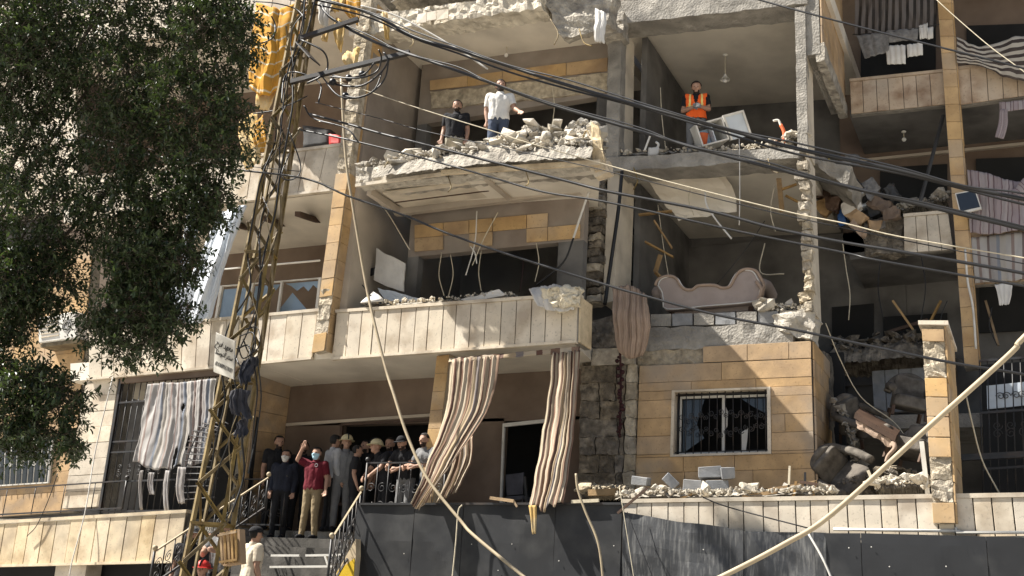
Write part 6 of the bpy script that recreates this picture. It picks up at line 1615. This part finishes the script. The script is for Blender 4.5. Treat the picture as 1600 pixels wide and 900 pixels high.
MJ = ['foam_dark', 'rag_grey2', 'wood_dark', 'foam_dark', 'white_fabric', 'wood_dark', 'concrete', 'wood', 'brown_wall', 'black_metal', 'rag_grey2', 'tan_cloth']
PJ = [(1292, 285), (1330, 250), (1286, 300), (1392, 300), (1330, 322), (1300, 318), (1318, 258), (1290, 322), (1372, 318), (1350, 304), (1366, 352), (1338, 356)]
for nm, wh, mm, (u, v) in zip(NJ, WHERE, MJ, PJ):
    w, h, a = rj.uniform(9, 17), rj.uniform(5, 12), rj.uniform(-.9, .9)
    cs = [(u + x * w * math.cos(a) - y * h * math.sin(a), v + x * w * math.sin(a) + y * h * math.cos(a)) for x, y in ((-1, -1), (1, -1), (1, 1), (-1, 1))]
    tag(rough('household_item', rquad(cs, YRW - .25 + rj.uniform(-.2, .3)), (0, .25, .05), mm, None, (7, 7, 4), .07, 4), nm + ' ' + wh, 'debris')
tv = thing('television', 'black flat screen with white border hanging off the wing balcony by the pillar', 'television', P(1512, 332, YRW - .4))
q = rquad([(1492, 302), (1524, 296), (1534, 326), (1500, 334)], YRW - .4)
extr('case', q, (0, .06, 0), 'white_metal', tv)
extr('screen', [p + Vector((0, -.005, 0)) for p in (quadpt(q, .05, .06), quadpt(q, .95, .06), quadpt(q, .95, .9), quadpt(q, .05, .9))], (0, .01, 0), 'glass_dark', tv)
tag(bar('debris_stick', P(1436, 322, YRW - .3), P(1474, 180, YRW + .2), .05, .05, 'foam_dark'), 'long dark pole leaning from the wing balcony up to the ceiling', 'pole')
tag(tube('loose_wire', pt3([(1508, 390, YRW - .3), (1512, 440, YRW - .3), (1520, 480, YRW - .3), (1525, 545, YRW - .3)]), .02, 'white_metal'), 'white pipe hanging down beside the wing pillar', 'pipe')
tag(bar('debris_stick', P(1385, 520, YRW + .8), P(1450, 500, YRW + .8), .06, .06, 'wood_dark'), 'dark beam across the wing ground storey', 'beam')
for i, (a, b) in enumerate((((1395, 470), (1430, 520)), ((1470, 470), (1440, 530)), ((1540, 470), (1560, 540)))):
    tag(bar('debris_stick', P(*a, YRW + .6), P(*b, YRW + .6), .07, .04, 'wood'), ['splintered lath left in the wing ground storey', 'splintered lath leaning right in the wing ground storey', 'splintered lath right of the wing pillar'][i], 'lath')
# air conditioner and shutters on the left wall
ac = thing('air_conditioner', 'white air conditioner unit on the left orange wall under the leaves', 'air conditioner', P(90, 530, YB + .4))
aq = rquad([(58, 497), (118, 486), (120, 528), (60, 536)], YB + .4)
bevel(extr('case', aq, (0, .35, 0), 'white_metal', ac), .02)
for i in range(6): bar('vent_slat', quadpt(aq, .08, .15 + i * .13) + Vector((0, -.01, 0)), quadpt(aq, .55, .15 + i * .13) + Vector((0, -.01, 0)), .02, .02, 'white_stone', ac)
scroll(quadpt(aq, .77, .5) + Vector((0, -.01, 0)), .16, 2.5, 1, ac, th=.008)
extr('bracket', [p + Vector((0, .05, 0)) for p in rquad([(60, 537), (122, 529), (122, 534), (60, 542)], YB + .4)], (0, .5, 0), 'rusty_steel', ac)
# ================================================================== railings
def railing(name, label, a, b, h, n, m='black_metal', topm='black_metal', scrolls=True, grp=None):
    a, b = Vector(a), Vector(b)
    t = thing(name, label, 'railing', a, grp)
    up = Vector((0, 0, h))
    ax = (b - a).normalized()
    bar('top_rail', a + up, b + up, .03, .025, topm, t)
    bar('bottom_rail', a + Vector((0, 0, .08)), b + Vector((0, 0, .08)), .03, .03, m, t)
    for i in range(n + 1):
        p = a.lerp(b, i / n)
        tube('baluster', [p + Vector((0, 0, .05)), p + up], .010 if 0 < i < n else .022, m, t, 6, straight=True)
        if scrolls and i < n:
            c = a.lerp(b, (i + .5) / n)
            scroll(c + up * .62, min(.09, (b - a).length / n * .42), 1.4, 1, t, ax=ax, ph=i)
            scroll(c + up * .34, min(.09, (b - a).length / n * .42), 1.4, -1, t, ax=ax, ph=i + 1)
    for p in (a, b):
        V, Fc = [], []; sphere_geo(V, Fc, p + up + Vector((0, 0, .06)), .045); mk('finial', V, Fc, topm, t, smooth=True)
    return t
pa, pb = P(568, 788, 16.6), P(692, 788, 16.6)
railing('porch_railing', 'black wrought iron porch railing the men lean on', (pa.x, 16.6, DECK), (pb.x, 16.6, DECK), zof(620, 723, 16.6) - DECK, 7)
pa, pb = P(372, 800, 17.0), P(432, 800, 17.0)
railing('porch_railing', 'black wrought iron railing left of the stair top behind the mast', (pa.x - .3, 17.2, DECK), (pb.x, 17.2, DECK), .95, 6)
railing('stair_railing', 'left scrolled stair railing with pale handrail and twisted newel post', P(232, 925, 13.6), P(413, 800, YT + .1), .62, 12, topm='conduit')
railing('stair_railing', 'right twisted iron stair railing with pale handrail beside the hoarding', P(508, 940, 14.7), P(556, 856, YT + .05), .95, 7, topm='conduit', scrolls=True)
sg = thing('stair_stringer', 'pale stair cheek with a yellow painted panel beside the hoarding', 'stair cheek', P(545, 900, 15.5) * Vector((1, 1, 0)) if False else (P(545, 900, 15.6).x, 15.6, 0))
extr('cheek', [P(520, 905, 15.65), P(556, 842, 15.65), P(556, 868, 15.65), P(552, 910, 15.65)], (0, .15, 0), 'sand_stone', sg)
extr('yellow_panel', [P(527, 893, 15.63), P(554, 872, 15.63), P(551, 930, 15.63), P(520, 930, 15.63)], (0, .012, 0), 'yellow_paint', sg)
railing('terrace_railing', 'plain dark pipe railing on the left terrace below the window', P(-40, 812, YT + .5), P(190, 800, YT + .5), .62, 5, scrolls=False)
for i, (a, b) in enumerate((((424, 868), (468, 868)), ((478, 868), (536, 867)), ((422, 886), (520, 885)), ((508, 868), (514, 886)))):
    tag(bar('broken_pipe', P(*a, 15.5), P(*b, 15.5), .035, .035, 'white_metal'), ['short white pipe at the left of the stair tread', 'longer white pipe on the upper stair tread', 'white pipe on the lower stair tread', 'white pipe stub crossing the stair treads'][i], 'pipe')
rs = thing('red_chair', 'red seat and dark backrest visible over the left third floor parapet', 'chair', P(500, 226, YB + .6))
rough('seat', rquad([(514, 208), (532, 212), (532, 226), (514, 228)], YB + .6), (0, .3, 0), 'red_plastic', rs, (4, 4, 3), .02, 4, True)
rough('backrest', rquad([(474, 196), (516, 202), (516, 226), (474, 232)], YB + .7), (0, .2, 0), 'foam_dark', rs, (5, 5, 3), .03, 4, True)
# plastic chair in porch
pc_ = thing('porch_chair', 'dark folding chair in the porch doorway between the curtains', 'chair', P(805, 790, 17.6))
q = rquad([(790, 742), (818, 738), (816, 772), (792, 774)], 17.6)
extr('backrest', q, (0, .03, 0), 'rag_grey', pc_)
extr('seat', [P(790, 776, 17.6), P(818, 774, 17.6), P(818, 780, 17.6), P(790, 782, 17.6)], (0, .4, 0), 'rag_grey', pc_)
for u in (791, 817):
    p = P(u, 778, 17.6); bar('leg', p, (p.x, p.y - .05, DECK), .03, .03, 'cable_black', pc_); bar('leg', p + Vector((0, .38, 0)), (p.x, p.y + .42, DECK), .03, .03, 'cable_black', pc_)

# ------------------------------------------------------------------ drifting dust in the middle loggia
V, Fc = [], []
sphere_geo(V, Fc, P(690, 400, YB + 1.6), (2.3, 1.5, 1.35), 24, 14)
dust = mk('dust_cloud', V, Fc, 'white_fabric', None, smooth=True)
dm = bpy.data.materials.new('drifting_dust'); dm.use_nodes = True
_n = dm.node_tree; _n.nodes.remove(_n.nodes['Principled BSDF'])
_v = _n.nodes.new('ShaderNodeVolumePrincipled'); _v.inputs['Color'].default_value = (.86, .83, .78, 1); _v.inputs['Density'].default_value = .12
_n.links.new(_v.outputs[0], _n.nodes['Material Output'].inputs['Volume'])
dust.data.materials[0] = dm
tag(dust, kind='stuff', label='pale dust drifting in the middle loggia', cat='dust')
# more wires dangling from the torn ceilings
DW = [((690, 395), (686, 430), (694, 462), 17.2, 'wire looping down the left of the middle loggia opening'), ((704, 398), (708, 430), (700, 466), 17.2, 'second wire looping down the middle loggia opening'), ((752, 392), (748, 425), (752, 455), 17.2, 'dark wire straight down the middle loggia opening'), ((838, 380), (842, 410), (836, 440), 17.2, 'wire at the right of the middle loggia opening'), ((862, 130), (866, 170), (858, 215), 18.1, 'wire hanging by the upper loggia doorway'), ((1032, 137), (1034, 180), (1040, 232), 18.6, 'thin cord along the left wall of the top right room'),
      ((1210, 290), (1204, 330), (1212, 362), 18.6, 'wire beside the right battens of the sofa room'), ((1080, 290), (1076, 312), (1084, 336), 18.6, 'wire under the cracked plaster of the sofa room'), ((1376, 405), (1372, 450), (1380, 500), 20.3, 'wire down the front of the wing left part'), ((1440, 402), (1446, 450), (1438, 505), 20.3, 'wire down the front of the wing centre'), ((1480, 470), (1470, 500), (1478, 540), 20.2, 'torn wire beside the wing pillar'), ((1550, 480), (1546, 510), (1558, 540), 20.2, 'torn wire right of the wing pillar')]
for a_, b_, c_, Yq, lb in DW: tag(tube('loose_wire', pt3([(*a_, Yq), (*b_, Yq), (*c_, Yq)]), .009, 'rope_pale' if Yq < 20 else 'cable_black'), lb, 'wire')
# ================================================================== people
person('man in orange safety vest looking down beside the appliance, top floor', 1088, 128, 18.75, .25, 1.76, dict(elbL=(.24, -.02, 1.16), wriL=(.08, -.24, 1.12), elbR=(-.25, 0, 1.15), wriR=(-.02, -.27, 1.10), head=(0, -.035, 1.62)), shirt='cloth_black', trousers='cloth_grey', vest='hi_vis', nod=.35, gloves='cloth_grey', floor=zof(1090, 240, YF) + .03)
person('man in white t-shirt and jeans gesturing behind the rubble heap', 783, 125, 18.0, .35, 1.80, dict(elbL=(.28, -.05, 1.16), wriL=(.40, -.22, 1.02), openL=1, elbR=(-.24, .03, 1.14), wriR=(-.20, -.02, .90)), shirt='cloth_white', trousers='cloth_jeans', look=.2, fat=1.05, floor=zof(750, 258, YB - .5) + .08)
person('bearded man in dark t-shirt and camouflage trousers standing back in the loggia', 715, 157, 18.6, .3, 1.76, shirt='cloth_black', trousers='cloth_camo', fat=1.05, floor=zof(750, 258, YB - .5) + .02)
# on the porch steps
person('man in black tracksuit and white face mask at the left of the steps', 448, 703, 16.25, .35, 1.70, dict(wriR=(-.22, -.08, .92)), shirt='cloth_navy', trousers='cloth_black', sleeve='long', mask='cloth_white', beard=False, fat=1.12, floor=DECK - .182)
person('man in maroon shirt and khaki trousers waving, blue face mask', 496, 699, 16.2, .1, 1.70, dict(shoR=(-.195, 0, 1.44), elbR=(-.36, -.10, 1.50), wriR=(-.24, -.16, 1.72), openR=1, flatR=(0, -1, 0), elbL=(.26, .03, 1.15), wriL=(.30, -.05, .92), ankL=(.13, 0, .09), ankR=(-.14, -.02, .09)), shirt='cloth_maroon', trousers='cloth_khaki', mask='mask_blue', beard=False, badge=True, fat=1.12, floor=DECK - .182)
person('dark-haired man in black turned sideways behind the tracksuited man', 438, 681, 17.6, .9, 1.86, shirt='cloth_black', trousers='cloth_black', floor=DECK)
person('man in light grey shirt turned away behind the waving man', 526, 680, 17.3, 2.6, 1.82, shirt='cloth_lightgrey', trousers='cloth_black', sleeve='long', beard=False, floor=DECK)
person('firefighter in cream helmet and grey overalls looking aside', 543, 681, 16.9, .5, 1.80, shirt='cloth_grey', trousers='cloth_grey', helmet='helmet_cream', hair=False, beard=False, fat=1.1, look=.3, floor=DECK)
person('man in black t-shirt in front of the helmeted firefighter at the newel post', 560, 696, 16.65, 2.2, 1.60, shirt='cloth_black', trousers='cloth_black', beard=False, floor=DECK)
person('second helmeted firefighter bending behind the porch railing', 588, 688, 17.3, -.6, 1.74, dict(chest=(0, -.14, 1.30), neck=(0, -.22, 1.42), head=(0, -.28, 1.55), shoL=(.185, -.12, 1.38), shoR=(-.185, -.12, 1.38), elbL=(.26, -.25, 1.15), elbR=(-.26, -.25, 1.15), wriL=(.14, -.4, 1.0), wriR=(-.14, -.4, 1.0)), shirt='cloth_black', trousers='cloth_black', helmet='helmet_cream', hair=False, beard=False, floor=DECK)
person('man in black cap with lowered mask leaning on the porch railing', 629, 682, 17.0, -.1, 1.74, dict(chest=(0, -.10, 1.30), neck=(0, -.16, 1.45), head=(0, -.22, 1.57), shoL=(.185, -.10, 1.40), shoR=(-.185, -.10, 1.40), elbL=(.25, -.25, 1.16), elbR=(-.25, -.25, 1.16), wriL=(.06, -.38, 1.08), wriR=(-.16, -.40, 1.10)), shirt='cloth_black', trousers='cloth_grey', cap='cloth_black', sleeve='short', nod=.2, floor=DECK)
person('bearded man in grey t-shirt leaning on the railing beside the porch post', 664, 677, 17.15, -.3, 1.74, dict(chest=(0, -.08, 1.31), neck=(0, -.12, 1.46), head=(0, -.17, 1.60), shoL=(.185, -.08, 1.40), shoR=(-.185, -.08, 1.40), elbL=(.25, -.22, 1.16), elbR=(-.27, -.2, 1.16), wriL=(.02, -.38, 1.10), wriR=(-.18, -.42, 1.08)), shirt='cloth_grey', trousers='cloth_jeans', floor=DECK)
# at the foot of the stair
person('man in cream t-shirt and dark cap seen from behind climbing the stair', 402, 824, 14.6, 2.7, 1.76, dict(kneR=(-.10, -.20, .60), ankR=(-.10, -.10, .22), elbL=(.27, -.05, 1.15), wriL=(.26, -.2, .95)), shirt='cloth_cream', trousers='cloth_jeans', cap='cloth_black', beard=False, fat=1.12)
person('man in dark clothes and grey cap behind the mast foot', 302, 824, 14.4, .5, 1.76, shirt='cloth_black', trousers='cloth_black', cap='cloth_grey', fat=1.0)
person('dark-haired man behind the slatted crate at the mast foot', 352, 812, 13.9, .2, 1.76, dict(elbL=(.25, -.12, 1.2), wriL=(.12, -.36, 1.25), elbR=(-.25, -.12, 1.2), wriR=(-.12, -.36, 1.25)), shirt='cloth_grey', trousers='cloth_black', beard=True)
person('man in dark shirt between the mast legs', 334, 830, 14.6, .1, 1.72, shirt='cloth_black', trousers='cloth_black')
person('person with a red helmet low at the mast foot', 318, 878, 13.6, .3, 1.70, shirt='cloth_black', trousers='cloth_black', helmet='red_plastic', hair=False, beard=False)
person('man in dark clothes deep in the porch doorway between the two helmets', 572, 688, 17.7, -.3, 1.78, shirt='cloth_black', trousers='cloth_black', floor=DECK, voxel=.013)
person('shadowed man in navy behind the capped man at the railing', 610, 684, 17.7, .2, 1.84, shirt='cloth_navy', trousers='cloth_black', floor=DECK, voxel=.013)
person('shadowed man in black half hidden behind the waving man', 476, 690, 17.9, .4, 1.80, shirt='cloth_black', trousers='cloth_black', floor=DECK, voxel=.013)
